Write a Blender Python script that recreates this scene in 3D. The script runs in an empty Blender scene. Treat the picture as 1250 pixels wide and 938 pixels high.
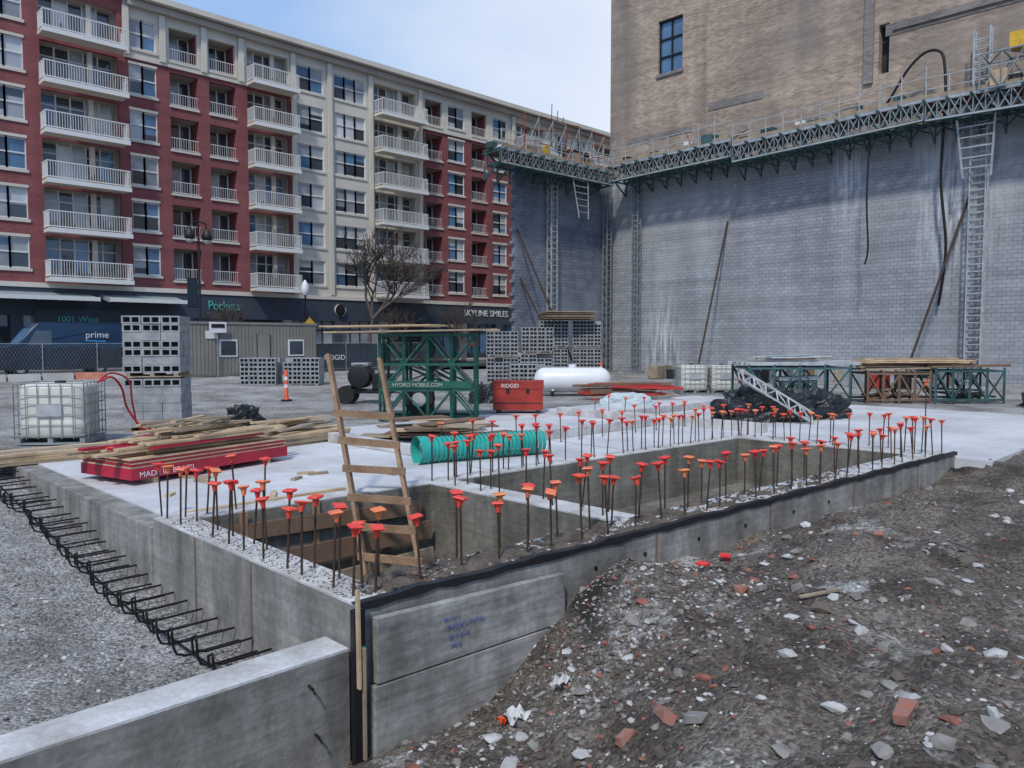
import bpy, math, random
import numpy as np
from mathutils import Vector, Matrix, noise
random.seed(7); rng=np.random.default_rng(5)
scene=bpy.context.scene
H=2.1
# ---------------------------------------------------------------- materials
MATS={}
def nd(nt,t,**k):
    n=nt.nodes.new(t)
    for a,b in k.items(): setattr(n,a,b)
    return n
def base_mat(name):
    m=bpy.data.materials.new(name); m.use_nodes=True
    nt=m.node_tree; return m,nt,nt.nodes["Principled BSDF"]
def mixcol(nt,fac,a,b,bt='MIX'):
    n=nd(nt,'ShaderNodeMix',data_type='RGBA',blend_type=bt)
    for s,v in ((0,fac),(6,a),(7,b)):
        if hasattr(v,'is_linked') or hasattr(v,'links'): nt.links.new(v,n.inputs[s])
        else: n.inputs[s].default_value=v if s==0 else (*v[:3],1)
    return n.outputs[2]
def noisef(nt,vec,scale,detail=3,lo=.35,hi=.65,rough=.55):
    n=nd(nt,'ShaderNodeTexNoise'); n.inputs['Scale'].default_value=scale; n.inputs['Detail'].default_value=detail; n.inputs['Roughness'].default_value=rough
    nt.links.new(vec,n.inputs['Vector'])
    r=nd(nt,'ShaderNodeMapRange'); r.inputs[1].default_value=lo; r.inputs[2].default_value=hi
    nt.links.new(n.outputs[0],r.inputs[0]); return r.outputs[0]
def math2(nt,op,a,b,clamp=False):
    n=nd(nt,'ShaderNodeMath',operation=op); n.use_clamp=clamp
    for i,v in enumerate((a,b)):
        if isinstance(v,(int,float)): n.inputs[i].default_value=v
        else: nt.links.new(v,n.inputs[i])
    return n.outputs[0]
def mrange(nt,src,a,b,c=0,d=1):
    r=nd(nt,'ShaderNodeMapRange'); r.inputs[1].default_value=a; r.inputs[2].default_value=b; r.inputs[3].default_value=c; r.inputs[4].default_value=d; nt.links.new(src,r.inputs[0]); return r.outputs[0]
def grey(nt,s):
    cc=nd(nt,'ShaderNodeCombineColor')
    for i in range(3): nt.links.new(s,cc.inputs[i])
    return cc.outputs[0]
def pos(nt): return nd(nt,'ShaderNodeNewGeometry').outputs['Position']
def bump(nt,bs,h,strength=.4,dist=.02):
    b=nd(nt,'ShaderNodeBump'); b.inputs['Strength'].default_value=strength; b.inputs['Distance'].default_value=dist
    nt.links.new(h,b.inputs['Height']); nt.links.new(b.outputs[0],bs.inputs['Normal'])
def M(name,c,rough=.7,metal=0,var=.25,scale=3,c2=None,bstr=0,bdist=.01,bscale=None,fine=False,streak=0,grain=0):
    if name in MATS: return MATS[name]
    m,nt,bs=base_mat(name); p=pos(nt)
    c2=c2 or tuple(x*(1-var) for x in c)
    col=mixcol(nt,noisef(nt,p,scale,4),c,c2)
    if fine: col=mixcol(nt,1.0,col,grey(nt,mrange(nt,noisef(nt,p,scale*9,3,.3,.7),0,1,1-var*.5,1+var*.3)),'MULTIPLY')
    if streak:
        mp=nd(nt,'ShaderNodeMapping'); mp.inputs['Scale'].default_value=(2.2,2.2,.25); nt.links.new(p,mp.inputs[0])
        col=mixcol(nt,1.0,col,grey(nt,mrange(nt,noisef(nt,mp.outputs[0],1.5,5,.4,.68),0,1,1,1-streak)),'MULTIPLY')
    if grain:   # horizontal board / plywood grain
        mp=nd(nt,'ShaderNodeMapping'); mp.inputs['Scale'].default_value=(.7,.7,9); nt.links.new(p,mp.inputs[0])
        col=mixcol(nt,1.0,col,grey(nt,mrange(nt,noisef(nt,mp.outputs[0],2.2,6,.36,.64,.65),0,1,1+grain*.4,1-grain)),'MULTIPLY')
    nt.links.new(col,bs.inputs['Base Color'])
    bs.inputs['Roughness'].default_value=rough; bs.inputs['Metallic'].default_value=metal
    if bstr: bump(nt,bs,noisef(nt,p,bscale or scale*12,4,.2,.8),bstr,bdist)
    MATS[name]=m; return m
def brickmat(name,axis,c1,c2,cm,bw,bh,mort,patch=None,pscale=.15,dirt=.25,bstr=.3,splash=(),patchf=.6):
    m,nt,bs=base_mat(name); p=pos(nt)
    sp=nd(nt,'ShaderNodeSeparateXYZ'); nt.links.new(p,sp.inputs[0])
    cb=nd(nt,'ShaderNodeCombineXYZ'); nt.links.new(sp.outputs[axis],cb.inputs[0]); nt.links.new(sp.outputs[2],cb.inputs[1])
    t=nd(nt,'ShaderNodeTexBrick'); t.offset=.5; nt.links.new(cb.outputs[0],t.inputs['Vector'])
    t.inputs['Scale'].default_value=1; t.inputs['Brick Width'].default_value=bw; t.inputs['Row Height'].default_value=bh
    t.inputs['Mortar Size'].default_value=mort; t.inputs['Mortar Smooth'].default_value=.2
    t.inputs['Color1'].default_value=(*c1,1); t.inputs['Color2'].default_value=(*c2,1); t.inputs['Mortar'].default_value=(*cm,1)
    col=t.outputs[0]
    if patch: col=mixcol(nt,math2(nt,'MULTIPLY',noisef(nt,p,pscale,6,.45,.6,.65),patchf),col,patch)
    mp=nd(nt,'ShaderNodeMapping'); mp.inputs['Scale'].default_value=(1,1,.12); nt.links.new(p,mp.inputs[0])
    col=mixcol(nt,1.0,col,grey(nt,mrange(nt,noisef(nt,mp.outputs[0],.7,5,.35,.7),0,1,1.05,1-dirt)),'MULTIPLY')
    m3=nd(nt,'ShaderNodeMapping'); m3.inputs['Scale'].default_value=(.12,.12,2.2); nt.links.new(p,m3.inputs[0])
    col=mixcol(nt,1.0,col,grey(nt,mrange(nt,noisef(nt,m3.outputs[0],1.0,3,.35,.65),0,1,.88,1.12)),'MULTIPLY')
    for (c,rad) in splash:
        vd=nd(nt,'ShaderNodeVectorMath',operation='SUBTRACT'); nt.links.new(p,vd.inputs[0]); vd.inputs[1].default_value=c
        vm=nd(nt,'ShaderNodeVectorMath',operation='MULTIPLY'); nt.links.new(vd.outputs[0],vm.inputs[0]); vm.inputs[1].default_value=(1,1,.45)
        vl=nd(nt,'ShaderNodeVectorMath',operation='LENGTH'); nt.links.new(vm.outputs[0],vl.inputs[0])
        f=math2(nt,'MULTIPLY',mrange(nt,vl.outputs['Value'],rad,0,0,1),noisef(nt,mp.outputs[0],4,5,.42,.6))
        col=mixcol(nt,f,col,(.66,.68,.70))
    nt.links.new(col,bs.inputs['Base Color']); bs.inputs['Roughness'].default_value=.9
    bump(nt,bs,math2(nt,'SUBTRACT',1,t.outputs['Fac']),bstr,.01)
    MATS[name]=m; return m

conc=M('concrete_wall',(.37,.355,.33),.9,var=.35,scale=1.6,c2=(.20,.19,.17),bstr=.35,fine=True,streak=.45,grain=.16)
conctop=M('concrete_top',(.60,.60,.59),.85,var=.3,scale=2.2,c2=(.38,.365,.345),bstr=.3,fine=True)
slabm=M('slab_concrete',(.62,.625,.635),.75,var=.2,scale=.5,c2=(.45,.455,.46),bstr=.15,fine=True)
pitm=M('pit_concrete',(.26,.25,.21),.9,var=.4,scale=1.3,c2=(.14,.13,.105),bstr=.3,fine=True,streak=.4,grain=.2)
black=M('black_membrane',(.012,.012,.014),.5)
foam=M('insulation_board',(.44,.43,.41),.8,var=.4,scale=1.7,c2=(.22,.21,.19),bstr=.2,fine=True,streak=.35,grain=.3)
lumber=M('lumber',(.62,.46,.28),.8,var=.3,scale=2.5,c2=(.42,.30,.18),fine=True)
lumber2=M('lumber_weathered',(.38,.30,.21),.85,var=.35,scale=3,fine=True)
ladderm=M('ladder_wood',(.36,.23,.14),.8,var=.35,scale=4,c2=(.23,.14,.08),fine=True)
lumdark=M('lumber_dark',(.20,.125,.08),.85,fine=True)
redwrap=M('red_wrap',(.46,.015,.045),.45,var=.25,bstr=.3,bdist=.02,bscale=7)
white=M('white_paint',(.75,.75,.75),.6,var=.1)
dirtywhite=M('dirty_white',(.62,.62,.6),.7,var=.3)
rebar=M('rebar_steel',(.045,.032,.028),.7,metal=.4,var=.5,scale=12,c2=(.09,.05,.03))
rebark=M('rebar_dark',(.025,.023,.024),.6,metal=.5,var=.4,scale=10)
cap=M('rebar_cap_orange',(.80,.085,.035),.5,var=.15,scale=1.5,c2=(.76,.04,.04))
cap2=M('rebar_cap_faded',(.82,.25,.08),.5,var=.2,scale=1.5,c2=(.76,.15,.08))
teal=M('teal_pipe',(.03,.40,.33),.4,var=.25,scale=2)
green=M('green_steel',(.02,.12,.085),.5,metal=.2,var=.4)
tgreen=M('teal_steel',(.07,.15,.15),.55,metal=.3,var=.5,scale=1)
galv=M('galvanised_steel',(.33,.36,.37),.5,metal=.4,var=.3)
lightst=M('light_steel',(.48,.50,.50),.55,metal=.25,var=.3)
redbox=M('red_gangbox',(.38,.035,.02),.45,var=.3,scale=2)
tankm=M('tank_white',(.78,.79,.80),.35,var=.08)
totem=M('tote_plastic',(.66,.66,.58),.45,var=.2,scale=1.5)
tarpb=M('black_tarp',(.015,.018,.022),.4,var=.3,bstr=.6,bdist=.05,bscale=6)
tarpw=M('pale_tarp',(.50,.58,.60),.5,var=.2,bstr=.6,bdist=.04,bscale=6)
yellow=M('yellow_paint',(.75,.45,.03),.5)
orange=M('orange_plastic',(.85,.13,.03),.5)
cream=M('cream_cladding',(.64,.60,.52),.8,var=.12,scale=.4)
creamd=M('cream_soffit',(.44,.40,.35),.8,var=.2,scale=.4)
frame=M('window_frame',(.72,.72,.70),.6,var=.05)
blackst=M('black_steel',(.02,.02,.022),.5,metal=.3)
navy=M('navy_fabric',(.02,.035,.06),.8,var=.4,scale=.7)
shedm=M('shed_metal',(.25,.235,.205),.6,var=.2,scale=1)
darkfr=M('darkfront',(.045,.06,.085),.6,var=.2,scale=.6)
inter=M('dark_interior',(.04,.04,.045),.9,var=.5,scale=.8)
asph=M('asphalt',(.06,.06,.062),.9,var=.25,scale=1)
walkm=M('sidewalk',(.40,.39,.37),.9,var=.2,scale=.8)
vanm=M('van_blue',(.012,.04,.09),.3,var=.1)
tyre=M('tyre',(.02,.02,.02),.9)
cmublk=M('cmu_block',(.36,.37,.375),.9,var=.3,scale=4,c2=(.24,.25,.26))
cmuhole=M('cmu_core',(.03,.03,.03),1)
bark=M('bark',(.11,.085,.075),.9,var=.4,scale=4)
tealtxt=M('teal_sign',(.10,.50,.46),.5)
bluetxt=M('blue_ink',(.06,.10,.36),.8,var=.5,scale=9,c2=(.16,.19,.32))
greentxt=M('green_ink',(.02,.25,.10),.7)
redsign=M('red_paint',(.5,.03,.03),.5)
mud=M('mud',(.15,.12,.095),.95,var=.5,scale=5,c2=(.06,.048,.038),bstr=.8,bdist=.03,bscale=22,fine=True)
def glass(name,c,r=.06):
    m,nt,bs=base_mat(name); p=pos(nt); f=noisef(nt,p,.35,2,.35,.65)
    nt.links.new(mixcol(nt,f,c,tuple(x*.5 for x in c)),bs.inputs['Base Color']); bs.inputs['Roughness'].default_value=r
    bs.inputs['Specular IOR Level'].default_value=.9
    MATS[name]=m; return m
gl_dark=glass('glass_dark',(.06,.075,.09)); gl_blue=glass('glass_blue',(.12,.24,.40)); gl_mid=glass('glass_blinds',(.42,.45,.48),.15); gl_pale=glass('glass_pale_blinds',(.66,.68,.68),.2)
redbrick=brickmat('red_brick',0,(.25,.048,.055),(.185,.034,.042),(.30,.18,.17),.21,.075,.008,None,.2,.2)
tanbrick=brickmat('tan_brick',1,(.50,.385,.29),(.28,.205,.15),(.40,.34,.28),.34,.105,.014,(.25,.21,.18),.16,.3,patchf=.75)
tandark=brickmat('dark_brick',1,(.17,.16,.155),(.28,.25,.23),(.27,.25,.22),.34,.105,.012,None,.3,.3)
cmuX=brickmat('cmu_wall_a',1,(.355,.37,.395),(.285,.30,.325),(.185,.195,.215),.4064,.2032,.015,(.41,.42,.43),.12,.24,.6,splash=[((44,12.4,9.2),2.6),((44,30,1.5),2.0),((44,18,11.0),1.2)])
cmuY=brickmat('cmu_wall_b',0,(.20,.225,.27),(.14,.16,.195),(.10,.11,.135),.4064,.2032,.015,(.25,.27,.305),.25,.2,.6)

# ---------------------------------------------------------------- builder
class B:
    def __init__(s): s.v=[];s.f=[];s.m=[];s.mats=[];s.sm=[]
    def mi(s,mat):
        if mat not in s.mats: s.mats.append(mat)
        return s.mats.index(mat)
    def add(s,vs,fs,mat,smooth=False):
        o=len(s.v); s.v+= [tuple(v) for v in vs]; k=s.mi(mat)
        for f in fs: s.f.append(tuple(i+o for i in f)); s.m.append(k); s.sm.append(smooth)
    def box(s,x0,x1,y0,y1,z0,z1,mat,rot=0,c=None):
        vs=[(x,y,z) for z in (z0,z1) for x,y in ((x0,y0),(x1,y0),(x1,y1),(x0,y1))]
        if rot:
            cx,cy=c or ((x0+x1)/2,(y0+y1)/2); ca,sa=math.cos(rot),math.sin(rot)
            vs=[(cx+(x-cx)*ca-(y-cy)*sa,cy+(x-cx)*sa+(y-cy)*ca,z) for x,y,z in vs]
        s.add(vs,[(0,3,2,1),(4,5,6,7),(0,1,5,4),(1,2,6,5),(2,3,7,6),(3,0,4,7)],mat)
    def beam(s,p,q,w,h,mat,up=(0,0,1)):
        p=Vector(p);q=Vector(q);d=(q-p).normalized();u=Vector(up)
        if abs(d.dot(u.normalized()))>.95: u=Vector((1,0,0))
        a=d.cross(u).normalized();b=a.cross(d).normalized()
        vs=[e+a*w/2*i+b*h/2*j for e in (p,q) for i,j in ((-1,-1),(1,-1),(1,1),(-1,1))]
        s.add(vs,[(0,3,2,1),(4,5,6,7),(0,1,5,4),(1,2,6,5),(2,3,7,6),(3,0,4,7)],mat)
    def cyl(s,p,q,r,mat,n=8,r2=None,caps=True,smooth=True):
        r2=r if r2 is None else r2
        p=Vector(p);q=Vector(q);d=(q-p).normalized();u=Vector((0,0,1)) if abs(d.z)<.95 else Vector((1,0,0))
        a=d.cross(u).normalized();b=a.cross(d)
        vs=[];
        for e,rr in ((p,r),(q,r2)):
            for i in range(n):
                t=2*math.pi*i/n; vs.append(e+a*rr*math.cos(t)+b*rr*math.sin(t))
        s.add(vs,[(i,(i+1)%n,n+(i+1)%n,n+i) for i in range(n)],mat,smooth)
        if caps: s.add(vs,[tuple(range(n-1,-1,-1)),tuple(range(n,2*n))],mat)
    def path(s,pts,r,mat,n=6):
        for a,b in zip(pts[:-1],pts[1:]): s.cyl(a,b,r,mat,n)
    def quad(s,a,b,c,d,mat): s.add([a,b,c,d],[(0,1,2,3)],mat)
    def lathe(s,c,prof,mat,n=16,axis=(0,0,1)):
        d=Vector(axis).normalized();u=Vector((0,0,1)) if abs(d.z)<.95 else Vector((1,0,0))
        a=d.cross(u).normalized();b=a.cross(d); vs=[]
        for r,h in prof:
            for i in range(n):
                t=2*math.pi*i/n; vs.append(Vector(c)+d*h+a*r*math.cos(t)+b*r*math.sin(t))
        fs=[(k*n+i,k*n+(i+1)%n,(k+1)*n+(i+1)%n,(k+1)*n+i) for k in range(len(prof)-1) for i in range(n)]
        s.add(vs,fs,mat,True)
    def truss(s,p,q,a,b,n,r,mat,mat2=None):
        p=Vector(p);q=Vector(q);a=Vector(a);b=Vector(b);mat2=mat2 or mat
        C=[p,p+a,p+a+b,p+b]; D=q-p
        for c in C: s.beam(c,c+D,r*1.5,r*1.5,mat)
        for k in range(n+1):
            t=D*(k/n)
            for i in range(4): s.beam(C[i]+t,C[(i+1)%4]+t,r,r,mat2)
            if k<n:
                t2=D*((k+1)/n)
                for i in range(4):
                    if k%2: s.beam(C[i]+t,C[(i+1)%4]+t2,r,r,mat2)
                    else: s.beam(C[(i+1)%4]+t,C[i]+t2,r,r,mat2)
    def xform(s,fn): s.v=[fn(v) for v in s.v]
    def make(s,name,parent=None,bevel=0):
        me=bpy.data.meshes.new(name); me.from_pydata(s.v,[],s.f)
        for m in s.mats: me.materials.append(m)
        me.polygons.foreach_set('material_index',s.m); me.polygons.foreach_set('use_smooth',s.sm); me.update()
        o=bpy.data.objects.new(name,me); scene.collection.objects.link(o)
        if parent: o.parent=parent
        if bevel:
            bm=o.modifiers.new('b','BEVEL'); bm.width=bevel; bm.segments=2; bm.limit_method='ANGLE'
        return o
def empty(name):
    e=bpy.data.objects.new(name,None); scene.collection.objects.link(e); return e
def text(s,body,loc,rot,size,mat,parent=None,name='lettering',ext=.004,scx=1):
    c=bpy.data.curves.new(name,'FONT'); c.body=body; c.size=size; c.extrude=ext; c.materials.append(mat); c.align_x='LEFT'
    o=bpy.data.objects.new(name,c); scene.collection.objects.link(o); o.location=loc; o.rotation_euler=rot; o.scale=(scx,1,1)
    if parent: o.parent=parent
    return o
HP=math.pi/2
def sm(a,b,x):
    t=max(0,min(1,(x-a)/(b-a))); return t*t*(3-2*t)
def fy(x): return -.058*(x-3.4)

# ---------------------------------------------------------------- terrain
def gh(x,y):
    s=fy(max(3.4,min(x,16.2)))
    yy=y-s
    n=noise.fractal(Vector((x*.9,y*.9,3)),1.0,2.0,4)
    nf=noise.fractal(Vector((x*4,y*4,9)),1.0,2.0,4)
    if 3.5<x<16.0 and 5.35<yy<9.45: return -2.4
    if 3.55<x<26.9 and 9.3<yy<16.9: return -.6
    if 16<=x<26.9 and 3.95<y<16.9: return -.6
    if yy<=5.35 and x>3.3 or y<=5.45:
        w=max(0,5.2-yy)
        b=-.10-.38*math.exp(-w/1.3)+ .05*min(1,max(0,(x-12)/5))
        d=sm(6.2,4.1,x+.25*w)*sm(4.3,1.0,w)
        z=b-.80*d
        if x>15.2:
            k=sm(15.2,16.4,x); z=z*(1-k)+k*(-.16+.02*min(w,8))
        mound=.20*math.exp(-((x-6.1)**2/.7+(y-4.5)**2/.4))+.2*math.exp(-((x-10.3)**2/2.5+(y-3.6)**2/.6))+.12*math.exp(-((x-8)**2/2+(y-3)**2/1))
        far=sm(25,60,math.hypot(x,y))
        return (z+mound+n*.13+nf*.042)*(1-far)+far*-.1
    if x<=3.55 and y<19:
        z=-.98+.42*sm(8,14,y)+.44*sm(13.5,18.5,y)
        z+=.25*sm(1.5,-6,x)*sm(6,9,y)
        return z+n*.07+nf*.022
    z=-.12+.34*sm(22,40,y)*sm(40,25,x)
    return z+n*.03+nf*.008*(1 if y<30 else 0)
def arr(*segs):
    out=[]
    for a,b,st in segs:
        k=max(1,int(round((b-a)/st))); out+=[a+(b-a)*i/k for i in range(k)]
    out.append(segs[-1][1]); return out
xs=arr((-900,-100,200),(-100,-20,16),(-20,-5,1),(-5,0,.2),(0,10,.05),(10,16.5,.08),(16.5,28,.4),(28,60,2),(60,140,10),(140,900,150))
ys=arr((-900,-60,200),(-60,-10,8),(-10,-3,.5),(-3,0,.12),(0,6.2,.05),(6.2,18,.15),(18,44,1),(44,60,4),(60,140,20),(140,1000,200))
nx,ny=len(xs),len(ys)
vs=[(x,y,gh(x,y)) for y in ys for x in xs]
fs=[(j*nx+i,j*nx+i+1,(j+1)*nx+i+1,(j+1)*nx+i) for j in range(ny-1) for i in range(nx-1)]
me=bpy.data.meshes.new('ground'); me.from_pydata(vs,[],fs); me.polygons.foreach_set('use_smooth',[True]*len(fs))
g=bpy.data.objects.new('ground',me); scene.collection.objects.link(g)
m,nt,bs=base_mat('ground_dirt_gravel'); p=pos(nt)
sp=nd(nt,'ShaderNodeSeparateXYZ'); nt.links.new(p,sp.inputs[0])
dark=mixcol(nt,noisef(nt,p,1.1,6,.40,.62,.7),(.075,.058,.045),(.20,.17,.14))
dark=mixcol(nt,noisef(nt,p,.6,6,.57,.67,.65),dark,(.46,.445,.415))
dark=mixcol(nt,noisef(nt,p,.33,4,.57,.65,.6),dark,(.033,.027,.022))
grav=mixcol(nt,noisef(nt,p,.6,6,.38,.62,.65),(.42,.41,.40),(.20,.19,.17))
isd=mrange(nt,sp.outputs[1],5.9,5.4)
col=mixcol(nt,isd,grav,dark)
vo=nd(nt,'ShaderNodeTexVoronoi'); vo.inputs['Scale'].default_value=34; nt.links.new(p,vo.inputs['Vector'])
hs=nd(nt,'ShaderNodeSeparateColor'); nt.links.new(vo.outputs['Color'],hs.inputs[0])
col=mixcol(nt,1.0,col,grey(nt,mrange(nt,hs.outputs[0],0,1,.5,1.6)),'MULTIPLY')
nt.links.new(col,bs.inputs['Base Color']); bs.inputs['Roughness'].default_value=.92
bump(nt,bs,math2(nt,'ADD',noisef(nt,p,14,6,.2,.8,.7),math2(nt,'MULTIPLY',vo.outputs['Distance'],-.9)),1.0,.035)
me.materials.append(m)

# ---------------------------------------------------------------- stones
phi=(1+5**.5)/2
ICO=np.array([(-1,phi,0),(1,phi,0),(-1,-phi,0),(1,-phi,0),(0,-1,phi),(0,1,phi),(0,-1,-phi),(0,1,-phi),(phi,0,-1),(phi,0,1),(-phi,0,-1),(-phi,0,1)])/1.9
IF=np.array([(0,11,5),(0,5,1),(0,1,7),(0,7,10),(0,10,11),(1,5,9),(5,11,4),(11,10,2),(10,7,6),(7,1,8),(3,9,4),(3,4,2),(3,2,6),(3,6,8),(3,8,9),(4,9,5),(2,4,11),(6,2,10),(8,6,7),(9,8,1)])
st=[M('stone_grey',(.29,.27,.245),.9,var=.5,scale=5),M('stone_light',(.54,.53,.51),.9,var=.4,scale=5),M('stone_brown',(.15,.12,.095),.95,var=.5,scale=5),M('stone_brick',(.34,.13,.09),.9,var=.5,scale=5)]
def stones(name,P,S,probs,flat=.6):
    n=len(P); V=np.repeat(ICO[None],n,0)*(1+rng.uniform(-.32,.32,(n,12,1)))
    V*=rng.uniform(.5,1.3,(n,1,3)); 
    ax=rng.normal(size=(n,3)); ax/=np.linalg.norm(ax,axis=1)[:,None]; an=rng.uniform(0,6.28,n)
    K=np.zeros((n,3,3)); K[:,0,1]=-ax[:,2];K[:,0,2]=ax[:,1];K[:,1,0]=ax[:,2];K[:,1,2]=-ax[:,0];K[:,2,0]=-ax[:,1];K[:,2,1]=ax[:,0]
    R=np.eye(3)+np.sin(an)[:,None,None]*K+(1-np.cos(an))[:,None,None]*(K@K)
    V=np.einsum('nij,nkj->nki',R,V); V[:,:,2]*=flat
    V=V*S[:,None,None]+P[:,None,:]
    F=(IF[None]+12*np.arange(n)[:,None,None]).reshape(-1,3)
    me=bpy.data.meshes.new(name); me.from_pydata(V.reshape(-1,3).tolist(),[],F.tolist())
    for q in st: me.materials.append(q)
    me.polygons.foreach_set('material_index',np.repeat(rng.choice(4,n,p=probs),20).astype(np.int32)); me.update()
    o=bpy.data.objects.new(name,me); scene.collection.objects.link(o); return o
def scatter(n,fn,smin,smax,powr,cond):
    P=[];S=[]
    while len(P)<n:
        x,y=fn()
        if not cond(x,y): continue
        s=smin+(smax-smin)*random.random()**powr
        P.append((x,y,gh(x,y)+s*.12)); S.append(s)
    return np.array(P),np.array(S)
def near():
    r=2.2+13*random.random()**1.5; a=random.uniform(-.35,1.25); return r*math.cos(a),r*math.sin(a)
okd=lambda x,y: y<5.12+fy(max(3.4,min(x,16.2)))-.03 and not (x>16 and y>3.7)
P,S=scatter(12000,near,.005,.026,2.2,okd); stones('gravel_rubble',P,S,[.30,.18,.46,.06])
P,S=scatter(1700,near,.02,.075,3,okd); stones('rubble_chunks',P,S,[.30,.24,.28,.18],.55)
P,S=scatter(90,near,.05,.11,1.5,okd); stones('broken_concrete',P,S,[.45,.25,.25,.05],.6)
clump=lambda:(random.gauss(5.3,.9),random.gauss(4.1,.6))
P,S=scatter(2500,clump,.008,.035,2,okd); stones('rubble_pile',P,S,[.32,.18,.46,.04])
okl=lambda x,y: x<3.2 and y>5.7
P,S=scatter(6000,lambda:(random.uniform(-3,3.2),5.7+9*random.random()**1.3),.006,.030,2.3,okl); stones('gravel_bed',P,S,[.47,.33,.19,.01])
brk=M('loose_brick',(.36,.13,.085),.9,var=.5,scale=14,c2=(.26,.16,.13))
b=B(); cnt=0
while cnt<46:
    x,y=near()
    if not okd(x,y) or math.hypot(x,y)<3.2: continue
    cnt+=1; z=gh(x,y)+.02; L=random.uniform(.03,.10); a=Vector((random.gauss(0,1),random.gauss(0,1),random.gauss(0,.25))).normalized(); up=Vector((random.gauss(0,.4),random.gauss(0,.4),1))
    c=Vector((x,y,z)); o=len(b.v); b.beam(c-a*L,c+a*L,.085,.06,brk if random.random()<.7 else st[0],up=up)
    for q in range(o,len(b.v)): v=b.v[q]; b.v[q]=(v[0]+random.uniform(-.022,.022),v[1]+random.uniform(-.022,.022),v[2]+random.uniform(-.014,.014))
b.make('broken_bricks',bevel=.005)
# mud + crumbs on the wall top
b=B(); nxx,nyy=260,9; vsm=[]
for i in range(nxx):
    for j in range(nyy):
        x=3.75+8.2*i/(nxx-1); t=j/(nyy-1); yy=5.26+.50*t
        cov=noise.fractal(Vector((x*2.2,yy*5,2)),1,2,4)+.58-.10*(x-3.6)-.25*abs(t-.45)
        hh=max(-.012,min(.09,cov*.07+.025*noise.noise(Vector((x*15,yy*15,0)))))
        if j in(0,nyy-1) or i in (0,nxx-1): hh=-.012
        vsm.append((x,yy+fy(x)-.001,hh))
b.add(vsm,[(i*nyy+j,(i+1)*nyy+j,(i+1)*nyy+j+1,i*nyy+j+1) for i in range(nxx-1) for j in range(nyy-1)],mud,True); b.make('mud_on_wall_top')
P=[];S=[]
for i in range(2200):
    x=3.6+9*random.random()**1.3; yy=5.25+.48*random.random(); s=.005+.024*random.random()**2.5
    P.append((x,yy+fy(x),s*.3+.03*max(0,1-(x-3.6)/5)*random.random())); S.append(s)
for i in range(900):
    P.append((random.uniform(3.42,3.76),random.uniform(5.3,9.2),.003)); S.append(random.uniform(.003,.012))
stones('dirt_crumbs',np.array(P),np.array(S),[.20,.03,.74,.03])

# ---------------------------------------------------------------- foundation
b=B()
def fbox(x0,x1,y0,y1,z0,z1,mat,top=None):
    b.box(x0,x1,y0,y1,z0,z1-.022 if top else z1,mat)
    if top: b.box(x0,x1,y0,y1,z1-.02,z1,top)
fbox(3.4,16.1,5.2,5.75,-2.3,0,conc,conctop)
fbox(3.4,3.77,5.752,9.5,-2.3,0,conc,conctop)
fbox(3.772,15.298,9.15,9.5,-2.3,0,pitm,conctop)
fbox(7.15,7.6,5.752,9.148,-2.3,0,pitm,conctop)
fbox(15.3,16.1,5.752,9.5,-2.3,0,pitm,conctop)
b.box(3.37,3.7,9.502,17.1,-1.2,-.12,conc)
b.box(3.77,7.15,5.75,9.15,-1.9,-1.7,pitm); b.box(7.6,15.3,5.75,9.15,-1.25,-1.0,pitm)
for x in (7.2,9.6,12.0,14.4): b.box(x-.012,x+.012,5.192,5.199,-1.5,-.03,lumdark)
for y in (7.0,8.3): b.box(3.393,3.399,y-.01,y+.01,-1.5,-.03,lumdark)
for x in (6.2,7.0,8.0,9.0,10.2,11.2): b.cyl((x,5.21,-.25),(x,5.185,-.25),.022,blackst,8)
b.xform(lambda v:(v[0],v[1]+fy(min(v[0],16.2)) if v[1]<16 else v[1],v[2]))
b.make('concrete_foundation')
b=B()
b.box(3.702,9,9.502,17,-.35,-.1,slabm); b.box(9.004,16.1,9.502,17,-.35,-.102,slabm); b.box(16.104,27,9.502,17,-.35,-.1,slabm)
b.xform(lambda v:(v[0],v[1]+fy(min(v[0],16.1)) if v[1]<16 else v[1],v[2]))
b.box(16.11,27,3.85,8.76,-.35,-.1,slabm)
for x in (9.002,12.6,20): b.box(x-.008,x+.008,9.3 if x<16 else 8.8,16.5,-.1,-.0985,lumdark)
b.make('concrete_slab')
b=B()
b.box(9.2,17.2,11.6,11.85,-.1,.12,conctop); b.box(17.2,17.45,8.9,15.5,-.1,.121,conctop); b.box(9,9.198,11.6,14.8,-.1,.1,conctop); b.box(17.452,26,13.5,13.75,-.1,.1,conctop)
b.make('concrete_curb',bevel=.01)
b=B(); 
pts=[3.38+i*.2 for i in range(65)]
for x0,x1 in zip(pts[:-1],pts[1:]):
    j=lambda x:.010*math.sin(x*5)+.008*math.sin(x*13)+.01*noise.noise(Vector((x*3,0,0)))
    y0,y1=5.182+fy(x0),5.182+fy(x1)
    z0,z1=.018+j(x0),.018+j(x1)
    b.add([(x0,y0,z0),(x1,y1,z1),(x1,y1,-.045+j(x1*1.3)),(x0,y0,-.045+j(x0*1.3)),(x0,y0+.07,z0+.004),(x1,y1+.07,z1+.004)],[(0,3,2,1),(0,1,5,4)],black)
b.box(3.33,3.43,5.12,5.18,-1.5,-.02,black)
b.make('waterproof_membrane')
b=B()
b.box(3.5,5.62,5.06,5.13,-.64,-.10,foam); b.box(3.47,5.4,5.055,5.128,-1.35,-.652,foam)
b.xform(lambda v:(v[0],v[1]+fy(v[0])+(.02 if v[2]>-.2 else 0)*(v[0]-3.4)/2,v[2]-(.03*(v[0]-3.4) if v[2]>-.2 else 0))); o=b.make('insulation_board',bevel=.008)
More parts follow.
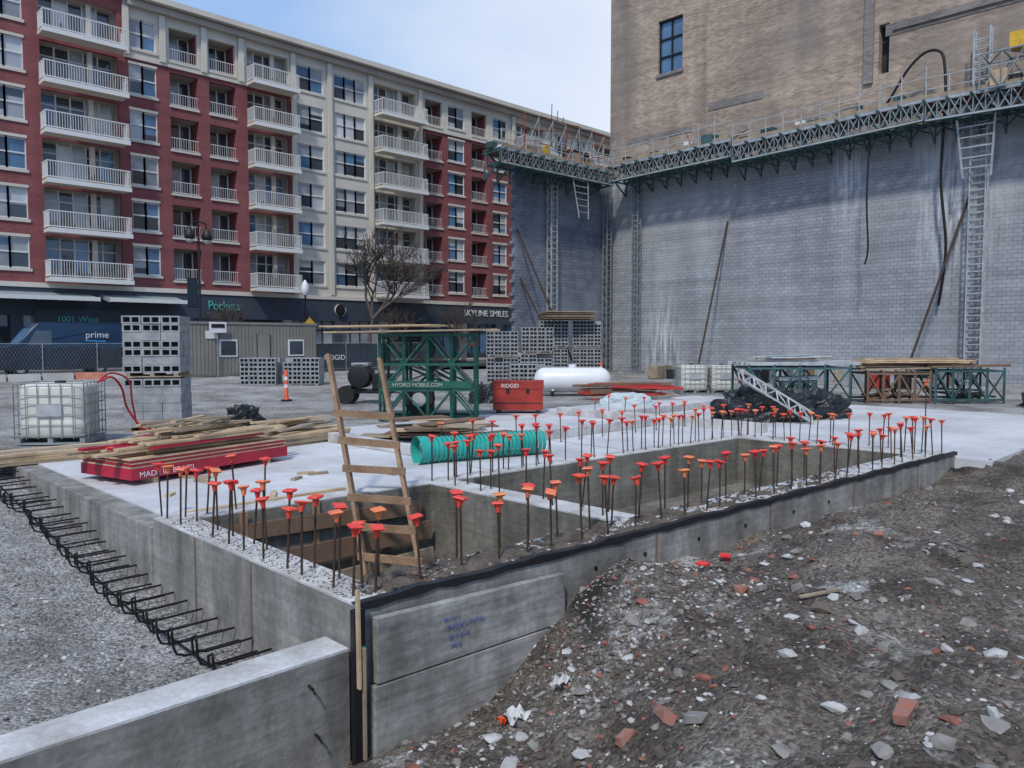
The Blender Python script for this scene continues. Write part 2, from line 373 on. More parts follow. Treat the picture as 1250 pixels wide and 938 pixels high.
fr=math.atan(-.058)
for (tx,tz,bd,sz,mt) in [(4.15,-.29,'lIl l IlI l',.06,bluetxt),(4.18,-.37,'INSULATION',.07,bluetxt),(4.85,-.25,'//l ll',.05,bluetxt),(4.2,-.45,'I||| lI 2x48',.055,bluetxt),(4.22,-.53,'l|Il| l||',.055,bluetxt),(3.9,-.98,'l|l II|l',.05,bluetxt)]:
    text(None,bd,(tx,5.056+fy(tx),tz),(HP,0,fr),sz,mt,o,ext=.0008)
text(None,'S',(3.36,5.117,-.45),(HP,0,0),.2,greentxt,o,ext=.002)
b=B(); b.beam((3.33,5.06,-.62),(3.335,5.08,.16),.04,.02,lumber); b.beam((3.37,5.05,-1.2),(3.37,5.05,-.3),.03,.02,lumber2); b.make('wooden_stake')
b=B(); b.box(-8,3.36,5.25,5.6,-2.0,-.38,conc); b.box(-8,3.36,5.25,5.6,-.378,-.357,conctop)
for x,z in ((3.0,-.55),(3.05,-.95),(1.9,-.8),(1.2,-.55)):
    b.cyl((x,5.26,z),(x,5.19,z-.01),.012,blackst); b.cyl((x,5.19,z-.01),(x+.01,5.17,z-.05),.008,blackst)
b.make('low_concrete_wall')
# rebar hooks
b=B()
y=6.1
while y<16.8:
    z=gh(2.9,y)
    j=random.uniform(-.06,.06); zz=max(z,-.95)+.05; h=.27+random.uniform(-.03,.03)
    for o_ in (0,.10):
        yy=y+o_
        b.path([(3.38,yy,zz+.05+o_),(2.92+j,yy+.02,zz+.04+o_),(2.84+j,yy+.03,zz+.07+o_),(2.81+j,yy+.03,zz+.14),(2.80+j,yy+.03,zz+h)],.0115,rebark)
    b.path([(2.80+j,y+.03,zz+h),(2.82+j,y+.08,zz+h+.03),(2.80+j,y+.13,zz+h)],.0115,rebark)
    y+=.38
b.path([(2.95,6,-.88),(2.95,9,-.88),(2.95,12,-.6),(2.95,16,-.2)],.012,rebark)
b.make('rebar_hooks')
# ---------------------------------------------------------------- rebar dowels
def dowel(b,x,y,h,z=0,caps=True):
    tx,ty=random.gauss(0,.028),random.gauss(0,.028)
    top=(x+tx*h/.65,y+ty*h/.65,z+h)
    b.cyl((x,y,z-.1),top,.011,rebar,6)
    if caps:
        m=cap if random.random()<.78 else cap2
        T=Vector(top); d=(T-Vector((x,y,z-.1))+Vector((random.gauss(0,.06),random.gauss(0,.06),0))).normalized()
        b.cyl(T-d*.065,T+d*.012,.018,m,8,.036)
        r=random.uniform(0,1.5); w=.057; ax=d.cross(Vector((math.cos(r),math.sin(r),0))).normalized(); ay=d.cross(ax)
        vs=[T+d*hh+ax*i*ww+ay*j*ww for hh,ww in ((.006,w*.75),(.022,w),(.034,w*.85)) for i,j in ((-1,-1),(1,-1),(1,1),(-1,1))]
        b.add(vs,[(0,3,2,1),(8,9,10,11)]+[(k+i,k+(i+1)%4,k+4+(i+1)%4,k+4+i) for k in (0,4) for i in range(4)],m)
def row(x0,y0,x1,y1,step,h=.62,skip=.05):
    b=B(); L=math.hypot(x1-x0,y1-y0); n=int(L/step)
    for i in range(n+1):
        if random.random()<skip: continue
        t=i/n+random.uniform(-.2,.2)/n
        x=x0+(x1-x0)*t; y=y0+(y1-y0)*t
        dowel(b,x,y+fy(x),h+random.uniform(-.10,.05))
    b.make('capped_rebar_dowels')
row(3.50,5.35,3.50,9.35,.40); row(3.68,5.5,3.68,9.3,.42)
row(3.7,5.36,15.9,5.36,.42); row(3.95,5.62,15.7,5.62,.42)
row(3.9,9.3,4.7,9.3,.3)
row(7.28,6.0,7.28,9.2,.45); row(7.48,6.1,7.48,9.2,.45)
row(7.7,9.27,15.8,9.27,.34); row(7.8,9.42,15.8,9.42,.34)
row(15.5,5.9,15.5,9.2,.3); row(15.9,5.9,15.9,9.4,.36)
row(9.4,11.72,17,11.72,.6,.5)
row(17.3,9.6,17.3,15,.6,.5)
b=B(); dowel(b,16.0,4.95,1.30); dowel(b,4.0,13,.4); dowel(b,3.65,9.9,.55); b.make('tall_rebar_dowel')

# ---------------------------------------------------------------- site ladder
b=B()
L0=Vector((5.55,8.0,-1.7));L1=Vector((5.90,9.65,1.90));R0=Vector((5.95,7.35,-1.7));R1=Vector((6.40,9.12,1.84))
for a,c in ((L0,L1),(R0,R1)): b.beam(a,c,.10,.05,ladderm,up=(R0-L0))
for i in range(9):
    t=.08+i*.10
    if t>.86: break
    a=L0.lerp(L1,t);c=R0.lerp(R1,t);e=(c-a).normalized()*.06; off=Vector((-.04,-.04,0))
    b.beam(a-e+off,c+e+off+Vector((0,0,random.uniform(-.02,.02))),.04,.095,ladderm)
b.make('timber_ladder')
b=B()
b.beam((4.1,9.05,-.25),(6.9,8.85,-.3),.04,.2,lumdark); b.beam((4.0,8.95,-.68),(7.0,8.75,-.62),.04,.25,lumdark); b.beam((3.9,8.85,-1.1),(7.0,8.7,-1.0),.04,.25,lumber2)
for x in (4.3,5.3,6.6): b.beam((x,9.08,-1.6),(x,9.02,0),.09,.04,ladderm,up=(0,1,0))
b.make('pit_formwork_boards')
b=B(); b.box(9.6,11.4,6.6,7.0,-1,-.93,lumber,rot=.3); b.box(10.2,10.7,7.3,7.6,-1,-.90,white,rot=.5); b.box(8.3,8.5,6,8,-1,-.95,lumber2,rot=.1); b.box(12,13.6,7.2,7.5,-1,-.95,lumber2,rot=-.4); b.make('loose_boards')

# ---------------------------------------------------------------- lumber stack + red wrapped
root=empty('lumber_stack')
b=B(); cx,cy=5.42,13.3
R=.24
def rb(b,dx,dy,z0,lx,ly,h,mat,rot=0):
    ca,sa=math.cos(R),math.sin(R); X=cx+dx*ca-dy*sa;Y=cy+dx*sa+dy*ca
    b.box(X-lx/2,X+lx/2,Y-ly/2,Y+ly/2,z0,z0+h,mat,rot=R+rot)
for dx in (-1.1,0,1.1): rb(b,dx,0,-.1,.1,1.3,.09,lumber)
rb(b,0,0,-.01,3.05,1.35,.17,redwrap); 
for k in range(5): rb(b,random.uniform(-.02,.02),0,.163+k*.03,3.0,1.3,.022,redwrap if k%2 else lumber)
z=.32
for k in range(6):
    for j in range(7):
        if random.random()<.12+.08*k: continue
        rb(b,random.uniform(-.3,.3)+(-.25 if k<3 else .3),-.55+j*.17,z,random.choice([2.2,2.6,2.9]) if k<4 else 1.6,.14,.038,random.choice([lumber,lumber,lumber,lumber2,redwrap]) if k<3 else lumber,random.uniform(-.04,.04))
    z+=.048
for k in range(12): rb(b,random.uniform(-.8,.8),random.uniform(-.4,.4),z+k*.012,random.uniform(.6,1.6),.09,.035,random.choice([lumber,lumber2,lumber]),random.uniform(-.6,.6))
b.make('boards',root)
ca,sa=math.cos(R),math.sin(R); lx,ly=-1.4,-.68
text(None,'MADE IN BRAZIL',(cx+lx*ca-ly*sa,cy+lx*sa+ly*ca,.02),(HP,0,R),.12,white,root,ext=.001,scx=1.1)
b=B()
for k in range(5):
    for j in range(6): 
        x=8.3+random.uniform(-.3,.3);y=14.8+j*.2; b.box(x-1.3,x+1.3,y-.09,y+.09,-.1+k*.05,-.055+k*.05,random.choice([lumber,lumber2]),rot=random.uniform(-.05,.05)+.15)
for k in range(10): b.beam((7.2+random.random(),14.6+random.random(),.22+k*.02),(8.6+random.random(),15+random.random(),.25+k*.02),.1,.04,random.choice([lumber,tarpb,lumber2]))
b.make('lumber_stack')
b=B()
for k in range(4):
    for j in range(4):
        x=3.2+random.uniform(-.3,.3); y=15.9+j*.2; b.box(x-2,x+2,y-.09,y+.09,-.1+k*.05,-.055+k*.05,random.choice([lumber,lumber2]),rot=random.uniform(-.04,.04))
b.make('lumber_stack')
b=B(); 
for k in range(8):
    x=random.uniform(3.9,8);y=random.uniform(9.8,12.2); a=random.uniform(0,3); l=random.uniform(.1,.5)
    b.beam((x,y,-.08),(x+l*math.cos(a),y+l*math.sin(a),-.08),.08,.04,random.choice([lumber,lumber2]))
b.beam((3.9,9.75,-.07),(6.2,9.75,-.07),.09,.05,lumber); b.make('scrap_lumber')

# ---------------------------------------------------------------- totes
def tote(cx,cy,z,rot,w=1.25,d=1.05,h=1.2):
    b=B(); 
    b.box(-w/2,w/2,-d/2,d/2,.0,.04,galv)
    for i in (-1,0,1): b.box(i*(w/2-.06)-.05,i*(w/2-.06)+.05,-d/2,d/2,.04,.13,galv)
    n=24; prof=[]
    for k,(hh,sc) in enumerate(((.14,.90),(.18,.97),(.5,.97),(.52,.955),(.56,.97),(h-.12,.97),(h-.05,.93),(h-.02,.8))):
        for i in range(n):
            t=2*math.pi*i/n; c,s_=math.cos(t),math.sin(t); q=(abs(c)**8+abs(s_)**8)**(-1/8)
            prof.append((c*q*w/2*sc*.97,s_*q*d/2*sc*.97,hh))
    fs=[(k*n+i,k*n+(i+1)%n,(k+1)*n+(i+1)%n,(k+1)*n+i) for k in range(7) for i in range(n)]+[tuple(range(7*n,8*n))]
    b.add(prof,fs,totem,True)
    b.cyl((0,0,h-.03),(0,0,h+.03),.11,blackst,12)
    for zz in (.2,.42,.64,.86,1.05,h):
        for a,c in (((-1,-1),(1,-1)),((1,-1),(1,1)),((1,1),(-1,1)),((-1,1),(-1,-1))):
            b.cyl((a[0]*w/2,a[1]*d/2,zz),(c[0]*w/2,c[1]*d/2,zz),.010,galv,6)
    for i in range(7):
        t=-1+i/3
        for s_ in (-1,1): b.cyl((t*w/2,s_*d/2,.12),(t*w/2,s_*d/2,h),.010,galv,6); b.cyl((s_*w/2,t*d/2,.12),(s_*w/2,t*d/2,h),.010,galv,6)
    b.box(-.25,.25,-d/2-.02,-d/2-.012,.6,.85,lightst)
    o=b.make('liquid_tote_tank'); o.location=(cx,cy,z); o.rotation_euler=(0,0,rot); return o
tote(4.9,18.9,-.1,math.radians(-38),1.4,1.1,1.3)
tote(28.3,17.9,-.1,math.radians(-40)); tote(29.2,17.0,-.1,math.radians(-40))
b=B()
def spline(P,n=8):
    out=[]; P=[Vector(q) for q in P]; P=[P[0]]+P+[P[-1]]
    for i in range(1,len(P)-2):
        for k in range(n):
            t=k/n; a,b_,c,d=P[i-1:i+3]; out.append(.5*((2*b_)+(c-a)*t+(2*a-5*b_+4*c-d)*t*t+(3*b_-a-3*c+d)*t**3))
    out.append(P[-2]); return out
b.path(spline([(5.5,18.2,1.22),(5.75,18.3,1.3),(6.0,18.45,1.05),(6.2,18.7,.55),(6.5,18.6,.1),(6.9,18.2,-.05),(6.7,17.6,-.07),(6.1,17.4,-.07),(6.0,18.0,-.06),(6.6,18.3,-.04)]),.025,redsign,8)
b.path(spline([(5.45,18.25,1.2),(5.8,18.5,1.38),(6.2,18.6,1.2),(6.35,18.8,.6),(6.6,19.0,.0),(7.2,18.7,-.06),(7.3,18.0,-.07),(6.8,17.8,-.07)]),.022,redsign,8)
b.make('red_hose')

# ---------------------------------------------------------------- CMU pallets
def blocks(cx,cy,z,rot,nx_,nz,ny_=3,hole_rows=None,name='concrete_block_pallet',bw=.4):
    b=B(); 
    b.box(-nx_*bw/2,nx_*bw/2,-ny_*.2,ny_*.2,0,.03,lumber2)
    for i in (-1,0,1): b.box(i*nx_*bw*.42-.05,i*nx_*bw*.42+.05,-ny_*.2,ny_*.2,.03,.11,lumber2)
    z0=.11
    for k in range(nz):
        for i in range(nx_):
            for j in range(ny_):
                if k==nz-1 and random.random()<.15: continue
                x0=-nx_*bw/2+i*bw+random.uniform(-.012,.012); y0=-ny_*.2+j*.4+random.uniform(-.015,.015)
                zz=z0+k*.2; hole=hole_rows(k) if hole_rows else True
                X0,X1,Y0,Y1,Z0,Z1=x0+.004,x0+bw-.004,y0+.004,y0+.396,zz,zz+.194
                if hole and j==0:
                    b.box(X0,X1,Y0+.12,Y1,Z0,Z1,cmublk)
                    hw=(X1-X0); t=.035
                    xs_=[X0,X0+t,X0+hw/2-t/2,X0+hw/2+t/2,X1-t,X1]
                    for q in (0,2,4): b.box(xs_[q],xs_[q+1],Y0,Y0+.118,Z0,Z1,cmublk)
                    for q in (1,3):
                        b.box(xs_[q],xs_[q+1],Y0,Y0+.118,Z0,Z0+t,cmublk); b.box(xs_[q],xs_[q+1],Y0,Y0+.118,Z1-t,Z1,cmublk); b.box(xs_[q],xs_[q+1],Y0+.112,Y0+.116,Z0+t,Z1-t,cmuhole)
                else: b.box(X0,X1,Y0,Y1,Z0,Z1,cmublk)
    o=b.make(name); o.location=(cx,cy,z); o.rotation_euler=(0,0,rot); return o
r45=math.radians(-45)
blocks(7.45,20.2,-.14,math.radians(-34),3,6,3,lambda k:k>=5,bw=.44); blocks(7.45,20.2,1.20,math.radians(-34),3,7,3,lambda k:k in(0,2,3,5,6),bw=.44)
for x,y,nz,z in ((16.9,33.4,6,.0),(18.4,32.2,6,0)): blocks(x,y,z,math.radians(-42),4,nz,3,lambda k:True)
for x,y,z,nz in ((27.6,28.6,-.1,6),(27.6,28.6,1.25,6),(28.9,27.4,-.1,7),(28.9,27.4,1.45,6),(33.0,30.0,-.1,8),(33.0,30.0,1.7,7),(34.3,28.6,-.1,8),(34.3,28.6,1.7,7),(31.0,31.5,-.1,7),(25.9,25.2,-.1,5)): blocks(x,y,z,math.radians(random.uniform(-50,-40)),4,nz,3,lambda k:True)
b=B()
for k in range(4): b.box(32.2,35.0,28,31,3.3+k*.12,3.36+k*.12,lumber2 if k%2 else lumdark,rot=-.75+k*.05)
b.make('wooden_pallet')

# ---------------------------------------------------------------- green scaffold stack
root=empty('mast_platform_frames')
b=B(); U=Vector((.71,-.70,0)); W=Vector((.7,.71,0)); O=Vector((12.35,17.6,-.1))
def o3(u,w,z): return tuple(O+U*u+W*w+Vector((0,0,z)))
for w in (0,.7,1.5):
    for z in (.05,.85,1.55,2.35): b.beam(o3(0,w,z),o3(2.6,w,z),.07,.07,green)
    for u in (0,.65,1.3,1.95,2.6): b.beam(o3(u,w,0),o3(u,w,2.4),.06,.06,green)
    for (u0,z0,u1,z1) in ((0,2.35,.65,1.55),(.65,1.55,1.3,2.35),(1.3,2.35,1.95,1.55),(1.95,1.55,2.6,2.35),(0,.05,.65,.85),(.65,.85,1.3,.05),(1.3,.05,1.95,.85),(1.95,.85,2.6,.05),(0,.85,.65,1.55),(2.6,.85,1.95,1.55)): b.beam(o3(u0,w,z0),o3(u1,w,z1),.045,.045,lightst if w>1 else green)
for u in (0,2.6):
    for z in (.05,.85,1.55,2.35): b.beam(o3(u,0,z),o3(u,1.5,z),.06,.06,green)
    b.beam(o3(u,0,.1),o3(u,1.5,2.3),.04,.04,green)
for k in range(5): b.beam(o3(.3,.2+.25*k,1.62),o3(2.3,.2+.25*k,1.62),.2,.04,blackst)
for k in range(14): b.beam(o3(random.uniform(0,1),random.uniform(.2,1.4),random.choice([.9,1.6,1.68])),o3(random.uniform(1.4,2.6),random.uniform(.2,1.4),random.choice([.95,1.7])),.05,.05,random.choice([lightst,green,galv,lumber2]))
b.beam(o3(.1,-.06,1.0),o3(2.5,-.06,1.0),.02,.2,green)
b.cyl(o3(1.0,.5,.55),o3(1.0,.9,.55),.42,tyre,20); b.cyl(o3(1.0,.48,.55),o3(1.0,.5,.55),.2,lightst,16)
b.make('steel_frames',root)
text(None,'HYDRO MOBILE.COM',o3(.35,-.085,.95),(HP,0,math.atan2(U.y,U.x)),.14,M('sign_buff',(.5,.5,.4),.6),root)
b=B()
for k in range(9):
    b.beam(o3(-1.3+random.uniform(-.3,.2),-.2+.2*k,2.42+.002*k),o3(3.0+random.uniform(-.3,.3),-.2+.2*k,2.5),.19,.04,random.choice([lumber,lumber2]))
for k in range(8): b.beam(o3(-1.6+random.uniform(-.3,.5),-.1+.2*k,2.58),o3(1.5+random.uniform(-.3,.3),-.1+.2*k,2.62),.14,.04,random.choice([lumber,lumber2]))
b.make('planks',root)
b=B()
b.cyl((-.7,-.35,.3),(-.7,.35,.3),.32,tyre,18); b.cyl((.7,-.3,.3),(.7,-.2,.3),.2,tyre,14); b.box(-.9,.9,-.25,.25,.35,.5,blackst); b.lathe((-.2,-.4,.95),[(.001,0),(.38,0),(.42,.1),(.42,.7),(.38,.8),(.001,.8)],blackst,18,(0,1,0)); b.box(.25,.95,-.3,.3,.5,1.05,blackst); b.beam((.9,0,.4),(1.7,0,.3),.06,.06,blackst); b.box(-.5,.1,-.25,.25,1.3,1.42,galv)
o=b.make('mortar_mixer',bevel=.02); o.location=(15.6,23.0,-.1); o.rotation_euler=(0,0,math.radians(-50))
b=B(); b.box(-.75,.75,-.4,.4,.1,.75,redbox); b.box(-.77,.77,-.42,.42,.752,.98,redbox); b.box(-.72,.72,-.405,-.401,.3,.33,blackst)
for x in(-.6,.6): b.box(x-.06,x+.06,-.38,.38,0,.098,blackst)
for x in(-.3,.3): b.box(x-.05,x+.05,-.43,-.421,.62,.76,blackst)
o=b.make('red_job_box',bevel=.02); o.location=(16.85,16.75,-.1); o.rotation_euler=(0,0,math.radians(-48))
text(None,'RIDGID',(-.5,-.425,.79),(HP,0,0),.16,white,o)
b=B(); prof=[(0.001,-1.55)]+[(.5*math.sin(t),-1.1-.45*math.cos(t)) for t in [i*math.pi/2/6 for i in range(1,7)]]+[(.5*math.cos(t),1.1+.45*math.sin(t)) for t in [i*math.pi/2/6 for i in range(0,6)]]+[(.001,1.55)]
b.lathe((0,0,.62),prof,tankm,24,(1,0,0)); b.cyl((0,0,1.05),(0,0,1.25),.16,tankm,16)
for x in (-.8,.8): b.box(x-.06,x+.06,-.4,.4,0,.2,blackst); b.box(x-.05,x+.05,-.35,.35,.2,.3,tankm)
o=b.make('propane_tank'); o.location=(23.7,20.5,-.1); o.rotation_euler=(0,0,r45)
b=B()
for k in range(26):
    c=Vector((23.6,17.9,0))+U*random.uniform(-1.2,1.3)+W*random.uniform(-.6,.6); a=math.atan2(U.y,U.x)+random.uniform(-.25,.25); l=random.uniform(.7,1.4); z=random.uniform(0,.5)
    b.beam((c.x-l*math.cos(a),c.y-l*math.sin(a),z),(c.x+l*math.cos(a),c.y+l*math.sin(a),z+random.uniform(-.05,.1)),.09,.09,random.choice([redbox,redbox,redsign,lumdark,lumber2]))
b.make('red_steel_frame_heap')
def blob(name,c,r,mat,seed=0,rot=0,nu=36,nv=18,amp=.35):
    b=B(); vs=[]
    for j in range(nv+1):
        ph=math.pi/2*j/nv
        for i in range(nu):
            t=2*math.pi*i/nu; cx_=math.cos(t)*math.cos(ph)**.6; cy_=math.sin(t)*math.cos(ph)**.6; cz=math.sin(ph)**.8 if j else 0
            d=Vector((cx_,cy_,cz)); n=1+amp*noise.fractal(d*2.2+Vector((seed,seed,0)),1,2,5)
            vs.append((r[0]*cx_*n,r[1]*cy_*n,max(0,r[2]*cz*n)))
    b.add(vs,[(j*nu+i,j*nu+(i+1)%nu,(j+1)*nu+(i+1)%nu,(j+1)*nu+i) for j in range(nv) for i in range(nu)],mat,False)
    o=b.make(name); o.location=c; o.rotation_euler=(0,0,rot); return o
blob('wrapped_roll',(21.2,15.9,-.1),(.9,.35,.42),tarpw,2,r45,amp=.15)
blob('tarp_covered_pile',(20.0,10.4,-.1),(1.3,.7,.85),tarpb,5,r45); blob('tarp_covered_pile',(21.6,9.7,-.1),(1.0,.6,.7),tarpb,9,r45)
blob('tarp_covered_pile',(31.5,5.2,-.1),(1.6,.8,.8),tarpb,12,r45); blob('tarp_covered_pile',(18.7,20.4,-.1),(.5,.4,.6),tarpb,15,0)
blob('tarp_covered_pile',(9.3,19.4,-.1),(.5,.3,.45),tarpb,18,0)
b=B()
a=Vector((8.65,10.95,.14)); c=Vector((11.0,10.33,.14)); r=.235
for k in range(26): b.cyl(a.lerp(c,k/26),a.lerp(c,(k+.5)/26),r,teal,24,caps=False); b.cyl(a.lerp(c,(k+.5)/26),a.lerp(c,(k+1)/26),r-.014,teal,24,caps=False)
b.cyl(a-(c-a).normalized()*.18,a,r+.02,teal,24,caps=False); b.cyl(a+Vector((.05,-.01,0)),a+Vector((.1,-.02,0)),r-.02,cmuhole,24)
b.make('teal_drain_pipe')
b=B(); 
for k in range(14):
    x=random.uniform(10.2,12.6);y=random.uniform(12.6,14.6);a=random.uniform(-1.2,.2);l=random.uniform(.5,1.3)
    b.box(x-l,x+l,y-.25,y+.25,-.08+k*.03,-.05+k*.03,random.choice([lumber,lumber2,lumdark]),rot=a)
b.make('plywood_scrap_pile')
def table(O,nl,nw,h,mat,top,topth=.12):
    b=B(); O=Vector(O)
    P=lambda u,w,z:tuple(O+U*u+W*w+Vector((0,0,z)))
    us=[nl*i/4 for i in range(5)]
    for w in (0,nw):
        for z in (h*.1,h*.9): b.beam(P(0,w,z),P(nl,w,z),.07,.07,mat)
        for u in us: b.beam(P(u,w,0),P(u,w,h),.07,.07,mat)
        for i in range(4):
            z0,z1=(h*.1,h*.9) if i%2 else (h*.9,h*.1); b.beam(P(us[i],w,z0),P(us[i+1],w,z1),.05,.05,mat)
    for u in us:
        b.beam(P(u,0,h*.9),P(u,nw,h*.9),.06,.06,mat); b.beam(P(u,0,h*.1),P(u,nw,h*.9),.04,.04,mat)
    for k in range(int(nw/.24)):
        b.beam(P(-.2+random.uniform(-.2,.1),.1+k*.24,h+.03),P(nl+.2+random.uniform(-.2,.2),.1+k*.24,h+.03+random.uniform(0,.06)),.22,topth,top)
    for k in range(8):
        b.beam(P(random.uniform(0,nl*.5),random.uniform(.1,nw-.1),random.uniform(0,h*.4)),P(random.uniform(nl*.5,nl),random.uniform(.1,nw-.1),random.uniform(0,h*.4)),.12,.06,random.choice([lumdark,galv,mat,tarpb]))
    return b,P
b,P_=table((25.2,13.6,-.1),3.6,2.0,1.35,tgreen,lightst)
for k in range(14): b.beam(P_(random.uniform(0,1),random.uniform(0,1.8),1.5+k*.01),P_(random.uniform(2.2,3.6),random.uniform(0,1.8),1.52+k*.012),.15,.03,random.choice([lightst,tarpw,galv,lumber2]))
b.make('steel_platform_table')
b,P_=table((28.1,10.6,-.1),2.2,1.4,1.15,lumdark,lumber2,topth=.05)
for k in range(16): b.beam(P_(-.5+random.random()*.5,random.uniform(0,1.3),1.25+.02*k),P_(3.2+random.random(),random.uniform(0,1.3),1.25+.02*k),.12,.04,random.choice([lumber,lumber2,lumdark,lumber2,lumber]))
b.make('lumber_rack')
b,P_=table((29.7,8.9,-.1),2.4,1.4,1.25,tgreen,lumdark,topth=.06); b.make('lumber_rack')
b,P_=table((26.3,12.9,-.1),1.2,.8,.8,tgreen,lightst); b.make('steel_platform_table')
b=B(); b.truss((18.8,10.3,1.05),(19.9,8.9,-.05),(.32,.3,0),(.1,.1,.28),6,.03,lightst); b.make('lattice_mast_section')
for x,y in ((13.9,25.6),(30.5,24.5)):
    b=B(); b.cyl((0,0,0),(0,0,.08),.2,blackst,8); b.lathe((0,0,.08),[(.10,0),(.07,.1),(.06,1.0),(.03,1.08)],orange,12); b.cyl((0,0,.5),(0,0,.62),.072,white,12); b.cyl((0,0,.78),(0,0,.9),.068,white,12)
    o=b.make('traffic_delineator'); o.location=(x,y,-.1)

# ---------------------------------------------------------------- CMU wall, brick building
def panel_holes(b,axis,c,a0,a1,z0,z1,holes,matfn,dep=.25,revmat=None):
    A=sorted(set([a0,a1]+[h[0] for h in holes]+[h[1] for h in holes])); Z=sorted(set([z0,z1]+[h[2] for h in holes]+[h[3] for h in holes]))
    A=[a for a in A if a0<=a<=a1]; Z=[z for z in Z if z0<=z<=z1]
    for i in range(len(A)-1):
        for j in range(len(Z)-1):
            am=(A[i]+A[i+1])/2; zm=(Z[j]+Z[j+1])/2
            if any(h[0]<am<h[1] and h[2]<zm<h[3] for h in holes): continue
            q=[(A[i],Z[j]),(A[i+1],Z[j]),(A[i+1],Z[j+1]),(A[i],Z[j+1])]
            if axis=='y': v=[(a,c,z) for a,z in q]
            else: v=[(c,a,z) for a,z in q][::-1]
            b.quad(*v,matfn(am,zm))
    for h in holes:
        x0,x1,za,zb=h[:4]
        if x1-x0<.01 or zb-za<.01: continue
        q=[(x0,za),(x1,za),(x1,zb),(x0,zb)]
        for k in range(4):
            (p0,w0),(p1,w1)=q[k],q[(k+1)%4]
            if axis=='y': v=[(p0,c,w0),(p1,c,w1),(p1,c+dep,w1),(p0,c+dep,w0)]
            else: v=[(c,p0,w0),(c,p1,w1),(c+dep,p1,w1),(c+dep,p0,w0)]
            b.quad(*v,revmat or matfn((x0+x1)/2,(za+zb)/2))
bb=empty('brick_warehouse')
b=B()
h1=(29.0,30.9,19.8,23.3); h2=(16.0,16.55,16.4,19.0)
panel_holes(b,'x',44.32,27.1,34.9,12,36,[h1],lambda a,z:tanbrick,.3)
panel_holes(b,'x',44.12,-25,27.1,12,36,[h2],lambda a,z:tanbrick,.5)
b.quad((44.12,27.1,12),(44.32,27.1,12),(44.32,27.1,36),(44.12,27.1,36),tanbrick)
b.box(44.33,80,34.88,34.9,0,36,tanbrick); b.box(44.4,80,-25,34.87,35.9,36,tanbrick)
b.box(44.6,44.62,28.9,31,19.7,23.4,gl_blue); b.box(44.64,44.66,15.9,16.7,16.3,19.1,inter)
b.make('brick_walls',bb)
b=B()
for zz in (19.85,20.95,22.1,23.25): b.box(44.5,44.6,29.0,30.9,zz-.05,zz+.05,blackst)
for yy in (29.04,29.95,30.86): b.box(44.49,44.6,yy-.04,yy+.04,19.8,23.3,blackst)
b.box(44.2,44.4,28.9,31.0,19.6,19.8,tandark)
b.make('window',bb)
b=B()
b.box(44.08,44.119,8.5,16.2,18.3,18.9,tandark); b.box(44.08,44.119,23.2,26.9,16.6,17.1,tandark); b.box(44.29,44.319,28.2,33.4,15.6,16.0,tandark)
b.box(43.98,44.079,9,15.8,18.5,18.6,tandark); b.box(43.98,44.119,3,15,20.4,20.6,tandark); b.box(43.98,44.119,16.8,17.3,16,22.5,tandark)
b.make('brick_bands',bb)
b=B(); b.box(44.0,44.1,-25,34.59,-.3,13.3,cmuX); b.make('concrete_block_wall')
b=B(); b.box(34.5,43.99,34.6,34.9,-.3,12.9,cmuY)
for k in range(33):
    if k%2: b.box(34.3,34.5,34.601,34.899,k*.4-.3,k*.4-.1,cmuY)
b.make('concrete_block_wall')
def laddermast(x,y,z1,mat,w=.5,along='y'):
    b=B(); d=(0,w,0) if along=='y' else (w,0,0); e=(.35,0,0) if along=='y' else (0,.35,0)
    for a in (0,1):
        for c in (0,1):
            px,py=x+d[0]*a+e[0]*c,y+d[1]*a+e[1]*c; b.beam((px,py,-.1),(px,py,z1),.07,.07,mat)
    z=.1;k=0
    while z<z1-.3:
        b.beam((x,y,z),(x+d[0],y+d[1],z),.05,.05,mat); b.beam((x+e[0],y+e[1],z),(x+d[0]+e[0],y+d[1]+e[1],z),.05,.05,mat)
        if k%2: b.beam((x,y,z),(x+e[0],y+e[1],z+.36),.035,.035,mat)
        z+=.36;k+=1
    b.box(x-.3,x+d[0]+.5,y-.3,y+d[1]+.5,-.15,.0,galv); b.make('lattice_mast_tower')
laddermast(43.2,11.0,17.2,lightst,.7); laddermast(43.3,31.7,13,galv,.45); laddermast(42.9,34.0,13,galv,.45,'x'); laddermast(37.2,34.0,13,lightst,.55,'x')
